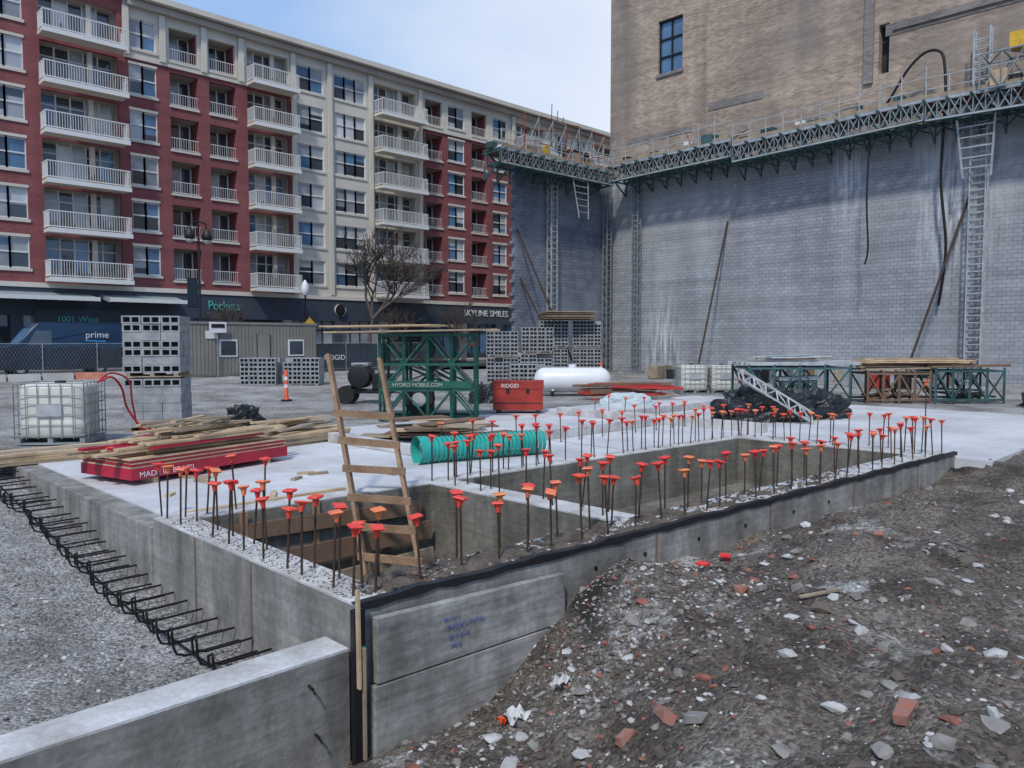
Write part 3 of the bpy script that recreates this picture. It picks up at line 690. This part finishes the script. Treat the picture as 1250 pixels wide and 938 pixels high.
def platform(p,q,inw,h=.95,seg=1.0,rail=1.1,mat=tgreen):
    b=B(); p=Vector(p);q=Vector(q);inw=Vector(inw);D=q-p;n=max(2,int(D.length/seg)); N=inw.normalized()
    b.truss(p,q,inw*.75,(0,0,h),n,.09,mat,tgreen)
    b.truss(p-N*.1,q-N*.1,-N*.02,(0,0,h),n*2,.05,lightst,galv)
    b.beam(p-N*.13+Vector((0,0,h)),q-N*.13+Vector((0,0,h)),.05,.2,galv); b.beam(p-N*.13,q-N*.13,.05,.14,tgreen)
    b.beam(p+inw*.5+Vector((0,0,h-.12)),q+inw*.5+Vector((0,0,h-.12)),inw.length*.95,.06,lumdark)
    for k in range(n):
        t0,t1=D*(k/n),D*((k+1)/n)
        for w in range(4):
            zz=h+.06+random.uniform(0,.05)
            b.beam(p+t0*.99+inw*(.12+w*.25)+Vector((0,0,zz)),p+t1*1.005+inw*(.12+w*.25)+Vector((0,0,zz)),inw.length*.24,.05,random.choice([lumber2,galv,lightst,lumdark]))
        b.beam(p+t0+inw*.1,p+t0+inw*.9+Vector((0,0,-.85)),.08,.08,mat); b.beam(p+t0+inw*.9,p+t0+inw*.9+Vector((0,0,-.85)),.07,.07,mat); b.beam(p+t0-N*.6+Vector((0,0,h-.1)),p+t0+inw+Vector((0,0,h-.1)),.07,.12,mat)
        b.beam(p+t0,p+t1+inw*.9+Vector((0,0,-.4)),.06,.06,mat); b.beam(p+t1+inw*.1,p+t0+inw*.9+Vector((0,0,-.5)),.06,.06,mat)
        rr=rail+random.choice([0,0,.0,.35,.6]); b.beam(p+t0-N*.1+Vector((0,0,h)),p+t0-N*.1+Vector((0,0,h+rr)),.05,.05,lightst)
    for zz in (.55,rail): b.beam(p-N*.1+Vector((0,0,h+zz)),q-N*.1+Vector((0,0,h+zz)),.045,.045,lightst)
    b.beam(p-N*.08+Vector((0,0,h+.2)),q-N*.08+Vector((0,0,h+.2)),.03,.2,lumber2)
    for k in range(int(D.length*2.4)):
        t=random.random(); c=p+D*t+inw*random.uniform(.15,.8)+Vector((0,0,h+.1)); s_=random.uniform(.1,.4)
        b.box(c.x-s_,c.x+s_,c.y-s_,c.y+s_,c.z,c.z+random.uniform(.1,.65),random.choice([cmublk,cmublk,cmublk,lumber2,white,tarpb,tgreen]))
    for k in range(int(D.length*.5)):
        t=random.random(); c=p+D*t+inw*.3+Vector((0,0,h+.2)); b.beam(c,c+Vector((random.uniform(-.5,.5),random.uniform(-1.5,1.5) if D.y else 0,random.uniform(.3,1.2))),.04,.04,random.choice([lightst,lumber2,blackst,redbox]))
    b.make('mast_climber_platform')
platform((42.0,32.8,12.75),(42.0,24.0,12.95),(1.6,0,0))
platform((42.0,23.9,12.6),(42.0,13.5,12.95),(1.6,0,0))
platform((42.0,13.4,12.9),(42.0,4.0,12.7),(1.6,0,0))
platform((31.6,32.9,12.4),(42.0,32.9,12.5),(0,1.5,0),h=.8)
b=B()
for i in range(8):
    x=33.5+i*1.25; 
    b.cyl((x,32.8,13.2),(x,32.8,15.6),.03,redbox if i%3==0 else galv,6)
    if i<7:
        for zz in (14.0,14.8,15.6): b.cyl((x,32.8,zz),(x+1.25,32.8,zz+random.uniform(-.15,.15)),.028,redbox if i%2 else galv,6)
        b.cyl((x,32.8,13.3),(x+1.25,32.8,15.5),.025,galv,6)
    b.cyl((x,34.3,13.2),(x,34.3,15.2),.03,galv,6)
for i in range(6): b.cyl((36+i*.5,33+.1*i,13.4),(37+i*.55,33.8,17-.3*i),.025,blackst,6)
b.box(36,36.5,33.4,34,13.3,14.2,yellow); b.box(38.4,40.2,33.4,34.2,13.3,14.4,blackst); b.box(34.4,35.6,33.3,34,13.3,14.0,lumber2)
b.beam((37.9,33,13.3),(38.3,32.6,9.9),.05,.05,lightst); b.beam((39.6,33,13.3),(39.2,32.6,9.9),.05,.05,lightst)
for k in range(8): t=k/8; b.beam((37.9+.4*t,33-.4*t,13.2-3.3*t),(39.6-.4*t,33-.4*t,13.2-3.3*t),.04,.04,lightst)
b.make('scaffold_guard_frames')
b=B()
b.truss((41.6,8.3,13.8),(41.6,11.0,13.8),(1.6,0,0),(0,0,1.6),3,.05,galv); b.box(41.9,42.7,9.2,9.9,15.5,16.2,yellow); b.box(41.7,42.8,9.9,10.6,13.9,14.6,lumber); b.box(42,43,8.6,9.2,13.9,15.2,galv)
b.beam((42.2,10.4,13.8),(42.8,10.7,10.0),.09,.09,lightst); b.beam((42.2,12.2,13.8),(42.8,11.9,10.0),.09,.09,lightst); 
for k in range(8): t=k/8; b.beam((42.2+.6*t,10.4+.3*t,13.8-3.8*t),(42.2+.6*t,12.2-.3*t,13.8-3.8*t),.06,.06,lightst)
b.make('platform_control_cage')
b=B()
b.path(spline([(43.0,16.0,13.9),(43.0,15.4,14.8),(43.0,14.6,16.0),(43.0,13.8,16.6),(43.0,13.1,16.4),(43.0,12.9,15.4),(43.0,12.85,14.0),(43.0,12.9,12.5),(43.2,13.0,10),(43.4,12.75,7),(43.5,12.9,5),(43.7,13.1,3.9)],6),.07,blackst,8); b.path(spline([(42.3,16.2,13.2),(42.3,16.28,9.5),(42.3,16.15,7),(42.3,16.3,6.1)],4),.05,blackst,6)
b.make('hanging_hose')
for (p,q) in (((43.9,25.3,9.5),(40.5,25.3,-.1)),((43.9,11.8,9.6),(40.2,13.6,-.1)),((34.6,34.5,9.0),(36,30.6,-.1)),((34.9,34.5,6),(36,31.5,-.1))):
    b=B(); b.cyl(p,q,.06,rebar,8); b.box(q[0]-.3,q[0]+.3,q[1]-.3,q[1]+.3,-.15,.1,conc); b.make('wall_brace')
b=B()
for k in range(34):
    y=19+random.uniform(-9,9); x=random.uniform(37,42); s_=random.uniform(.2,.6); b.box(x-s_,x+s_,y-s_*.7,y+s_*.7,-.1,random.uniform(.1,.7),random.choice([cmublk,lumber2,lumdark,tarpb,galv,redbox]),rot=random.uniform(0,1.5))
b.make('material_piles')

# ---------------------------------------------------------------- street
b=B(); b.box(-150,250,44.602,53.198,.1,.28,asph); b.box(-150,250,53.2,53.35,.1,.42,walkm); b.box(-150,250,53.352,56.25,.1,.43,walkm); b.box(-150,33.5,42.3,44.398,.0,.40,walkm); b.box(-150,33.5,44.4,44.6,0,.41,walkm)
for k in range(-10,30): b.box(k*6,k*6+3,48.85,48.97,.2805,.284,white)
b.make('street')
b=B(); x=3.0
while x<33:
    b.cyl((x,42.1,0),(x,42.1,2.0),.03,galv,6); x+=2.4
for z in (.35,1.95): b.cyl((3,42.1,z),(33,42.1,z),.02,galv,6)
for k in range(200):
    xx=3+k*.15
    if xx<32: b.beam((xx,42.1,.35),(xx+.9,42.1,1.95),.006,.006,galv); b.beam((xx+.9,42.1,.35),(xx,42.1,1.95),.006,.006,galv)
def drape(x0,x1,z0,z1):
    n=int((x1-x0)/.3); vs=[]
    for i in range(n+1):
        x=x0+(x1-x0)*i/n; 
        for z in (z0,(z0+z1)/2,z1): vs.append((x,42.16+.05*noise.noise(Vector((x*1.5,z,0))),z+.06*noise.noise(Vector((x*.8,z,5)))))
    b.add(vs,[(i*3+j,(i+1)*3+j,(i+1)*3+j+1,i*3+j+1) for i in range(n) for j in range(2)],navy)
drape(3,15.8,.7,1.75); drape(24.2,31.5,.3,1.9)
o=b.make('chain_link_fence'); text(None,'RIDGID',(25.4,42.05,.9),(HP,0,0),.45,white,o)
b=B()
for k in range(10):
    x=3+k*1.4; b.add([(x,41.2,.12),(x+1.3,41.2,.12),(x+1.3,41.8,.12),(x,41.8,.12),(x,41.42,.55),(x+1.3,41.42,.55),(x+1.3,41.58,.55),(x,41.58,.55)],[(0,1,5,4),(1,2,6,5),(2,3,7,6),(3,0,4,7),(4,5,6,7)],M('barrier_faded_orange',(.55,.22,.14),.8,var=.3) if k==6 else walkm)
b.make('jersey_barriers')
root=empty('site_office_container')
b=B(); X0,X1,Y0,Y1,Z0,Z1=15.9,23.3,39.4,41.8,.25,2.95
for i in range(37):
    x=X0+(X1-X0)*i/37; b.box(x,x+.12,Y0-.03,Y0-.001,Z0+.1,Z1-.1,shedm)
b.box(X0,X1,Y0,Y1,Z0,Z1,shedm); b.box(X0-.04,X1+.04,Y0-.06,Y1+.04,Z1+.001,Z1+.12,shedm)
b.make('walls',root)
b=B()
for x in (17.7,21.6): b.box(x-.08,x+.88,Y0-.07,Y0-.035,1.25,2.15,white); b.box(x,x+.8,Y0-.085,Y0-.071,1.33,2.07,gl_dark)
b.box(19.6,20.5,Y0-.06,Y0-.035,.35,2.45,shedm); b.box(19.66,19.7,Y0-.075,Y0-.061,.35,2.45,blackst); b.box(20.42,20.46,Y0-.075,Y0-.061,.35,2.45,blackst); b.box(16.9,17.5,Y0-.06,Y0-.035,2.2,2.6,white)
b.make('windows_and_door',root)
b=B(); b.box(17.0,17.9,39.1,39.13,2.5,3.05,white); b.box(17.1,17.8,39.08,39.1,2.75,2.95,blackst); b.cyl((17.45,39.2,.1),(17.45,39.2,3.0),.03,galv); b.make('site_sign')
# van
root=empty('delivery_van')
b=B(); X0,X1,Y0,Y1=9.0,15.0,46.0,48.0
prof=[(0,.45),(0,1.15),(.25,1.35),(1.05,1.55),(1.75,2.45),(2.1,2.72),(5.9,2.75),(6.0,2.6),(6.0,.4)]
vs=[(X0+x,Y0+(.12 if z>1.6 else 0),z+.28) for x,z in prof]+[(X0+x,Y1-(.12 if z>1.6 else 0),z+.28) for x,z in prof]
n=len(prof); b.add(vs,[tuple(range(n)),tuple(range(2*n-1,n-1,-1))]+[(i,(i+1)%n,n+(i+1)%n,n+i) for i in range(n)],vanm)
b.make('body',root,bevel=.05)
b=B(); b.add([(X0+1.12,Y0+.2,1.93),(X0+1.72,Y0+.2,2.7),(X0+1.72,Y1-.2,2.7),(X0+1.12,Y1-.2,1.93)],[(0,1,2,3)],gl_blue)
b.xform(lambda v:(v[0]-.03,v[1],v[2]+.03)); b.quad((X0+1.45,Y0-.005,1.85),(X0+2.6,Y0-.005,1.85),(X0+2.6,Y0+.08,2.62),(X0+1.9,Y0+.08,2.62),gl_dark)
for x in (1.15,4.9):
    for y in (Y0+.02,Y1-.22): b.cyl((X0+x,y,.63),(X0+x,y+.2,.63),.36,tyre,18); b.cyl((X0+x,y-.02,.63),(X0+x,y-.001,.63),.2,lightst,12)
b.box(X1-.02,X1+.02,Y0+.1,Y0+.3,1.2,1.8,redsign)
b.make('windows_and_wheels',root)
text(None,'prime',(13.2,Y0-.0,2.25),(HP+.05,0,0),.5,white,root)
b=B(); b.beam((13.2,Y0-.03,2.1),(14.2,Y0-.03,2.05),.02,.06,M('smile_blue',(.05,.35,.7),.5)); b.make('side_stripe',root)
def lamp_double(x,y):
    b=B(); b.lathe((x,y,.41),[(.22,0),(.2,.5),(.12,.9),(.09,1),(.06,8.4)],blackst,12)
    b.path([(x-.5,y,8.4),(x-.4,y,8.75),(x,y,8.85),(x+.4,y,8.75),(x+.5,y,8.4)],.04,blackst)
    for s_ in (-.5,.5): b.lathe((x+s_,y,7.75),[(.05,0),(.28,.12),(.3,.3),(.16,.6),(.05,.75)],blackst,12); b.lathe((x+s_,y,7.6),[(.02,0),(.2,.08),(.22,.2)],dirtywhite,12)
    b.box(x-.7,x-.1,y-.02,y+.02,4.0,5.6,navy); b.cyl((x-.7,y,5.62),(x,y,5.62),.02,blackst); b.cyl((x-.7,y,3.98),(x,y,3.98),.02,blackst)
    b.make('street_lamp')
lamp_double(18.7,44.2)
b=B(); x,y=25.4,44.2; b.lathe((x,y,.40),[(.2,0),(.14,.7),(.07,.9),(.05,4.5),(.13,4.6)],blackst,12); b.lathe((x,y,4.95),[(.1,0),(.24,.2),(.25,.5),(.16,.75),(.05,.95)],white,12); b.make('street_lamp')
b=B(); x,y=25.5,43.9; b.cyl((x,y,.3),(x,y,3.6),.03,galv); b.add([(x-.35,y-.06,3.2),(x,y-.06,2.85),(x+.35,y-.06,3.2),(x,y-.06,3.55),(x-.35,y-.04,3.2),(x,y-.04,2.85),(x+.35,y-.04,3.2),(x,y-.04,3.55)],[(0,1,2,3),(7,6,5,4),(0,4,5,1),(1,5,6,2),(2,6,7,3),(3,7,4,0)],yellow); b.make('traffic_sign')
def tree(x,y,h,seed,mat=bark,maxk=5):
    random.seed(seed); b=B()
    def br(p,d,l,r,k):
        q=p
        for i in range(3):
            d2=(d+Vector((random.gauss(0,.12),random.gauss(0,.12),random.gauss(0,.05)+.03))).normalized(); q2=q+d2*l/3; b.cyl(q,q2,max(.012,r*(1-.2*i)),mat,5 if k<2 else 3,max(.012,r*(1-.2*(i+1))),caps=False); q=q2; d=d2
            if k and k<maxk and i: 
                a=random.uniform(0,6.28); dd=(d+Vector((math.cos(a),math.sin(a),random.uniform(-.1,.4)))*.8).normalized(); br(q,dd,l*.62,r*.55,k+1)
        if k<maxk:
            for j in range(2 if k else 5):
                a=random.uniform(0,6.28); dd=(d*.9+Vector((math.cos(a),math.sin(a),random.uniform(0,.3)))*.65).normalized(); br(q,dd,l*random.uniform(.65,.85),r*.65,k+1)
    br(Vector((x,y,.4)),Vector((0,0,1)),h*.27,.16*h/9,0); b.make('bare_tree')
tree(32.6,47.6,12.5,3); tree(24.9,54,6,5,maxk=4); tree(47,54,7,8,maxk=4); tree(40,54.3,6,11,maxk=4); random.seed(21)

# ---------------------------------------------------------------- apartment building
ap=empty('apartment_building'); FY=56.2
rows=[7.6+3.05*k for k in range(6)]
cols=[('w',4.0,5.9),('w',8.2,10.3),('w',11.0,13.1),('b',13.9,18.7),('w',19.3,21.1),('l',22.0,24.0),('l',24.8,26.8),('b',27.6,31.2),('w',31.8,34.2),('w',35.2,38.2),('b',39.0,43.7),('l',44.6,46.6),('w',47.3,49.3),('l',50.2,52.2),('w',53.0,54.9),('b',56,60.5),('w',61.5,64),('w',65,67),('b',68,72)]
holes=[]
for t,a,c in cols:
    for k,z in enumerate(rows):
        if t=='w': holes.append((a,c,z-1.0,z+.95,t,k))
        elif t=='l': holes.append((a,c,z-1.25,z+1.0,t,k))
        else: holes.append((a+.1,c-.1,z-1.55,z+1.15,t,k))
def fmat(a,z):
    if 31.3<a<44.0 or 55.6<a<61 or a>67.6: return cream
    if a>19 and z>21.15: return cream
    return redbrick
b=B()
cut=[(v-.001,v,5.6,24.9) for v in (13.4,19.0,31.4,44.0,55.6,61.0)]+[(-1,-.999,21.14,21.15)]
panel_holes(b,'y',FY,-30,76,5.6,24.95,holes+cut,fmat,.3)
b.box(-30,76,FY+2.6,FY+18,0,24.9,cream); b.box(-30,76,FY+.4,FY+18,24.91,24.94,creamd)
b.box(-30.02,-30,FY,FY+18,0,25,redbrick); b.box(76,76.02,FY,FY+18,0,25,cream)
b.make('front_walls',ap)
b=B()
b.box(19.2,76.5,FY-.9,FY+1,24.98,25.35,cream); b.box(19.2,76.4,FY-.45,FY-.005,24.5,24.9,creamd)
b.box(-30,19.19,FY-.5,FY+1,24.98,25.4,cream)
b.box(19.0,31.3,FY-.12,FY-.004,21.1,21.3,cream); b.box(44.05,55.6,FY-.12,FY-.004,21.1,21.3,cream)
b.box(-30,76,FY-.18,FY-.003,5.45,5.75,cream)
for x in (31.45,34.7,38.65,43.95,55.7): b.box(x-.2,x+.2,FY-.22,FY-.13,5.8,24.45,cream)
for x in (19.1,21.5,24.4,27.2): b.box(x-.2,x+.2,FY-.22,FY-.13,21.3,24.45,cream)
b.make('trim_and_cornice',ap)
b=B(); random.seed(33)
for (x0,x1,z0,z1,t,k) in holes:
    if t=='w':
        y=FY+.16; n=2 if x1-x0<2.6 else 3; w=(x1-x0)/n
        b.box(x0-.1,x1+.1,FY-.08,FY+.02,z0-.18,z0,cream)
        if fmat((x0+x1)/2,z0)==redbrick: b.box(x0-.05,x1+.05,FY-.04,FY-.004,z1+.002,z1+.18,cream)
        for i in range(n):
            a=x0+w*i; g=random.choice([gl_mid,gl_mid,gl_pale,gl_pale,gl_blue,gl_dark]); split=z0+(z1-z0)*random.choice([.05,.25,.45,.5,.7])
            g2=random.choice([gl_dark,gl_dark,gl_blue,gl_mid])
            b.quad((a,y,z0),(a+w,y,z0),(a+w,y,split),(a,y,split),g2); b.quad((a,y,split),(a+w,y,split),(a+w,y,z1),(a,y,z1),g)
            for xx in (a,a+w): b.box(xx-.055,xx+.055,y-.08,y-.002,z0,z1,frame)
            for zz in (z0+.05,(z0+z1)/2+.05,z1-.05): b.box(a+.056,a+w-.056,y-.07,y-.003,zz-.045,zz+.045,frame)
    elif t=='l':
        y=FY+1.5
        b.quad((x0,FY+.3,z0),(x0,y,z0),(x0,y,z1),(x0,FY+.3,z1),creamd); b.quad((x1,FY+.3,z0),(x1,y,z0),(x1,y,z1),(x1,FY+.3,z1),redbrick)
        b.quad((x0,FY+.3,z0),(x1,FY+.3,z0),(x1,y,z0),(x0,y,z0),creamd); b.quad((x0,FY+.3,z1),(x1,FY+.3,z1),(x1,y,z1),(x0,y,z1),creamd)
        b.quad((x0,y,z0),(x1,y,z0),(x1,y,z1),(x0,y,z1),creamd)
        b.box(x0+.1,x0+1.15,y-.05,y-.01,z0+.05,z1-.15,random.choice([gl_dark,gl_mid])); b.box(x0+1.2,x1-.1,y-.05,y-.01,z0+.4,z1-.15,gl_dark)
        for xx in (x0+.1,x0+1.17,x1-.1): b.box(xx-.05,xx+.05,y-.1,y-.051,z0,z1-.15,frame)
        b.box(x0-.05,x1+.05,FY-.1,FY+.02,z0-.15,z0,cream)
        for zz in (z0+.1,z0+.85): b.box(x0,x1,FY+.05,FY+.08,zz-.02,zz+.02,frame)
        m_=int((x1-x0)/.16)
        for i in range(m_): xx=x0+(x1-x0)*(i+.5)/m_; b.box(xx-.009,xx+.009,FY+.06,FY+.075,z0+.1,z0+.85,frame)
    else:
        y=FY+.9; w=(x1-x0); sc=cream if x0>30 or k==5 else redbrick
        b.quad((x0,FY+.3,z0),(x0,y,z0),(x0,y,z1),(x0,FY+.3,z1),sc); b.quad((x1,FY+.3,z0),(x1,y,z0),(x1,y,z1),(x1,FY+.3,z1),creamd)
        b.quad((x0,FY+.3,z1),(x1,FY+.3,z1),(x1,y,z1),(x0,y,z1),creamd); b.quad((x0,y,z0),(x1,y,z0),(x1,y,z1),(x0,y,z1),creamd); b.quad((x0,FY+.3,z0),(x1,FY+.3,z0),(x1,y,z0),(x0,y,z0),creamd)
        n=5 if w>4 else 4
        for i in range(n):
            a=x0+.15+(w-.3)*i/n; c=x0+.15+(w-.3)*(i+1)/n; zb=z0 if i in(1,2) else z0+.6
            g=random.choice([gl_dark,gl_mid,gl_dark,gl_blue,gl_pale]); b.box(a+.05,c-.05,y-.04,y-.01,zb+.05,z1-.12,g)
            b.box(a-.04,a+.05,y-.09,y-.005,z0,z1,frame); b.box(a+.05,c-.05,y-.08,y-.045,z1-.75,z1-.68,frame)
        b.box(x0+w*.62,x0+w*.62+.3,FY+.35,FY+.6,z0,z1,cream)
b.make('windows',ap)
b=B(); fu=M('balcony_furniture',(.10,.08,.07),.8)
for (x0,x1,z0,z1,t,k) in holes:
    if t!='b': continue
    X0,X1=x0-.15,x1+.15; yo=FY-1.45
    b.box(X0,X1,yo,FY-.23,z0-.22,z0,cream); b.box(X0-.04,X1+.04,yo-.05,yo-.001,z0-.26,z0+.03,frame)
    for zz in (z0+.12,z0+1.08):
        b.box(X0,X1,yo,yo+.05,zz-.03,zz+.03,frame)
        for xx in (X0,X1-.05): b.box(xx,xx+.05,yo+.051,FY-.23,zz-.03,zz+.03,frame)
    n=int((X1-X0)/.15)
    for i in range(n+1): xx=X0+.03+(X1-X0-.06)*i/n; b.box(xx-.011,xx+.011,yo+.01,yo+.04,z0+.15,z0+1.05,frame)
    for j in range(8): yy=yo+.1+j*.15; [b.box(xx+.01,xx+.04,yy-.011,yy+.011,z0+.15,z0+1.05,frame) for xx in (X0,X1-.05)]
    for q in range(random.randint(0,4)):
        xx=random.uniform(x0+.4,x1-.6); h_=random.uniform(.4,.85); b.box(xx,xx+random.uniform(.3,.6),FY-1,FY-.5,z0,z0+h_*.5,fu); b.box(xx,xx+.05,FY-.9,FY-.5,z0+h_*.5,z0+h_,fu)
b.make('balconies',ap)
b=B()
b.box(-30,76,FY+.9,FY+1,.3,5.5,inter)
b.box(-30,76,FY-.1,FY+.9,3.7,5.44,darkfr)
x=-29.5; pier=M('stone_pier',(.3,.28,.26),.8)
while x<76:
    b.box(x,x+.7,FY-.12,FY+.5,.43,3.7,darkfr if int(x)%3 else pier)
    g=random.choice([gl_dark,gl_dark,gl_blue,gl_mid])
    b.box(x+.7,x+4.6,FY+.3,FY+.34,.9,3.69,g); b.box(x+.7,x+4.6,FY+.2,FY+.35,.43,.9,darkfr)
    for q in range(1,4): b.box(x+.7+q*.97,x+.78+q*.97,FY+.24,FY+.299,.9,3.69,blackst)
    b.box(x+.7,x+4.6,FY+.2,FY+.239,2.9,2.98,blackst)
    if random.random()<.5: b.box(x+1.5,x+2.6,FY+.22,FY+.238,1.5,2.3,random.choice([white,tealtxt,redsign,yellow]))
    x+=4.6
for x in (41,44,47): b.box(x,x+1.6,FY-.8,FY-.12,3.3,3.6,M('awning_tan',(.35,.3,.22),.8))
b.make('ground_floor',ap)
b=B()
can=M('canopy_metal',(.42,.5,.5),.4,metal=.3)
for x0,x1 in ((2,8.8),(9.6,16.4),(17,22)):
    vs=[(x0,FY-.12,5.15),(x1,FY-.12,5.15),(x1,FY-2.3,4.75),(x0,FY-2.3,4.75)]; b.add(vs+[(a,c,d-.08) for a,c,d in vs],[(3,2,1,0),(4,5,6,7),(0,1,5,4),(1,2,6,5),(2,3,7,6),(3,0,4,7)],can)
    b.box(x0,x1,FY-2.36,FY-2.305,4.6,4.85,frame)
    n=int((x1-x0)/1.1)
    for i in range(n+1): xx=x0+(x1-x0)*i/n; b.beam((xx,FY-.1,5.0),(xx,FY-2.3,4.6),.06,.12,can)
b.make('entrance_canopies',ap)
text(None,'SKYLINE SMILES',(49.0,FY-.16,4.45),(HP,0,0),.85,white,ap,ext=.02)
text(None,'Pockets',(24.3,FY-.16,4.35),(HP,0,0),.95,tealtxt,ap,ext=.03,scx=.8)
text(None,'1001 West',(14.4,FY-.3,3.3),(HP,0,0),.55,tealtxt,ap,ext=.01)
b=B(); b.box(13.2,18.4,FY-.25,FY-.14,2.9,4.1,darkfr); b.lathe((35.4,FY-.2,4.6),[(.001,-.1),(.5,-.1),(.5,.1)],white,20,(0,-1,0)); b.lathe((35.4,FY-.32,4.6),[(.42,0),(.38,0.02),(.001,.02)],blackst,20,(0,-1,0)); b.make('shop_signs',ap)

# pieces on the dirt
def dz(x,y): return gh(x,y)
b=B()
for (x,y,l,t) in ((6.3,2.9,.4,-.5),(8.4,3.6,.25,.2),(11.2,3.3,.3,.4),(12.5,2.2,.35,2.5)):
    x2,y2=x+l*math.cos(t),y+l*math.sin(t); b.beam((x,y,dz(x,y)+.03),(x2,y2,dz(x2,y2)+.03),.03,.018,lumber2)
b.make('wood_scraps')
b=B()
for x,y in ((6.9,4.2),(7.6,4.35)):
    z=dz(x,y)+.06; b.box(x-.055,x+.055,y-.055,y+.055,z,z+.02,cap,rot=random.random()); b.cyl((x,y,z),(x+.03,y,z-.06),.03,cap)
b.make('fallen_rebar_caps')
def litter(x,y,s,mat,name):
    b=B(); n=6; vs=[];z=dz(x,y)
    for j in range(n):
        for i in range(n): vs.append((x+(i/5-.5)*s+random.uniform(-.02,.02),y+(j/5-.5)*s*.7,z+.03+random.uniform(0,.09)))
    b.add(vs,[(j*n+i,j*n+i+1,(j+1)*n+i+1,(j+1)*n+i) for j in range(n-1) for i in range(n-1)],mat); b.make(name)
litter(4.35,4.35,.22,dirtywhite,'crumpled_paper_bag'); litter(4.28,4.43,.10,orange,'crumpled_paper_bag'); litter(4.75,4.2,.16,dirtywhite,'paper_litter')

# ---------------------------------------------------------------- camera + light
cam=bpy.data.cameras.new('camera'); co=bpy.data.objects.new('camera',cam); scene.collection.objects.link(co); scene.camera=co
cam.sensor_width=36; cam.lens=36*950/1250; cam.clip_end=3000; cam.clip_start=.05
co.location=(0,0,H); co.rotation_euler=(math.radians(90-3.2),0,math.radians(45.3-90))
w=bpy.data.worlds.new("World"); scene.world=w; w.use_nodes=True; nt=w.node_tree; bg=nt.nodes['Background']
sky=nd(nt,'ShaderNodeTexSky',sky_type='NISHITA'); sky.sun_disc=False
el=50; az=Vector((-.85,-.52,0)).normalized()
sky.sun_elevation=math.radians(el); sky.sun_rotation=math.atan2(az.x,az.y)
sky.dust_density=1.0; sky.air_density=1.0
tc=nd(nt,'ShaderNodeTexCoord'); mp=nd(nt,'ShaderNodeMapping'); mp.inputs['Scale'].default_value=(1,1,2.4); nt.links.new(tc.outputs['Generated'],mp.inputs[0])
cf=noisef(nt,mp.outputs[0],1.8,7,.45,.75,.55)
spx=nd(nt,'ShaderNodeSeparateXYZ'); nt.links.new(tc.outputs['Generated'],spx.inputs[0])
gx=mrange(nt,spx.outputs[0],.44,.80)
hz=mixcol(nt,.75,sky.outputs[0],(2.5,4.5,8.2))
a2=math2(nt,'ADD',math2(nt,'MULTIPLY',cf,.28),math2(nt,'MULTIPLY',gx,.80),True)
skc=mixcol(nt,a2,hz,(8.2,8.4,8.6))
nt.links.new(skc,bg.inputs['Color']); bg.inputs['Strength'].default_value=.12
sl=bpy.data.lights.new('sun','SUN'); sl.energy=2.6; sl.angle=math.radians(5); sl.color=(1,.94,.86)
so=bpy.data.objects.new('sun',sl); scene.collection.objects.link(so)
d=Vector((az.x*math.cos(math.radians(el)),az.y*math.cos(math.radians(el)),math.sin(math.radians(el))))
so.rotation_euler=d.to_track_quat('Z','Y').to_euler(); so.location=(0,0,30)
scene.view_settings.view_transform='Standard'; scene.view_settings.look='None'; scene.view_settings.exposure=0
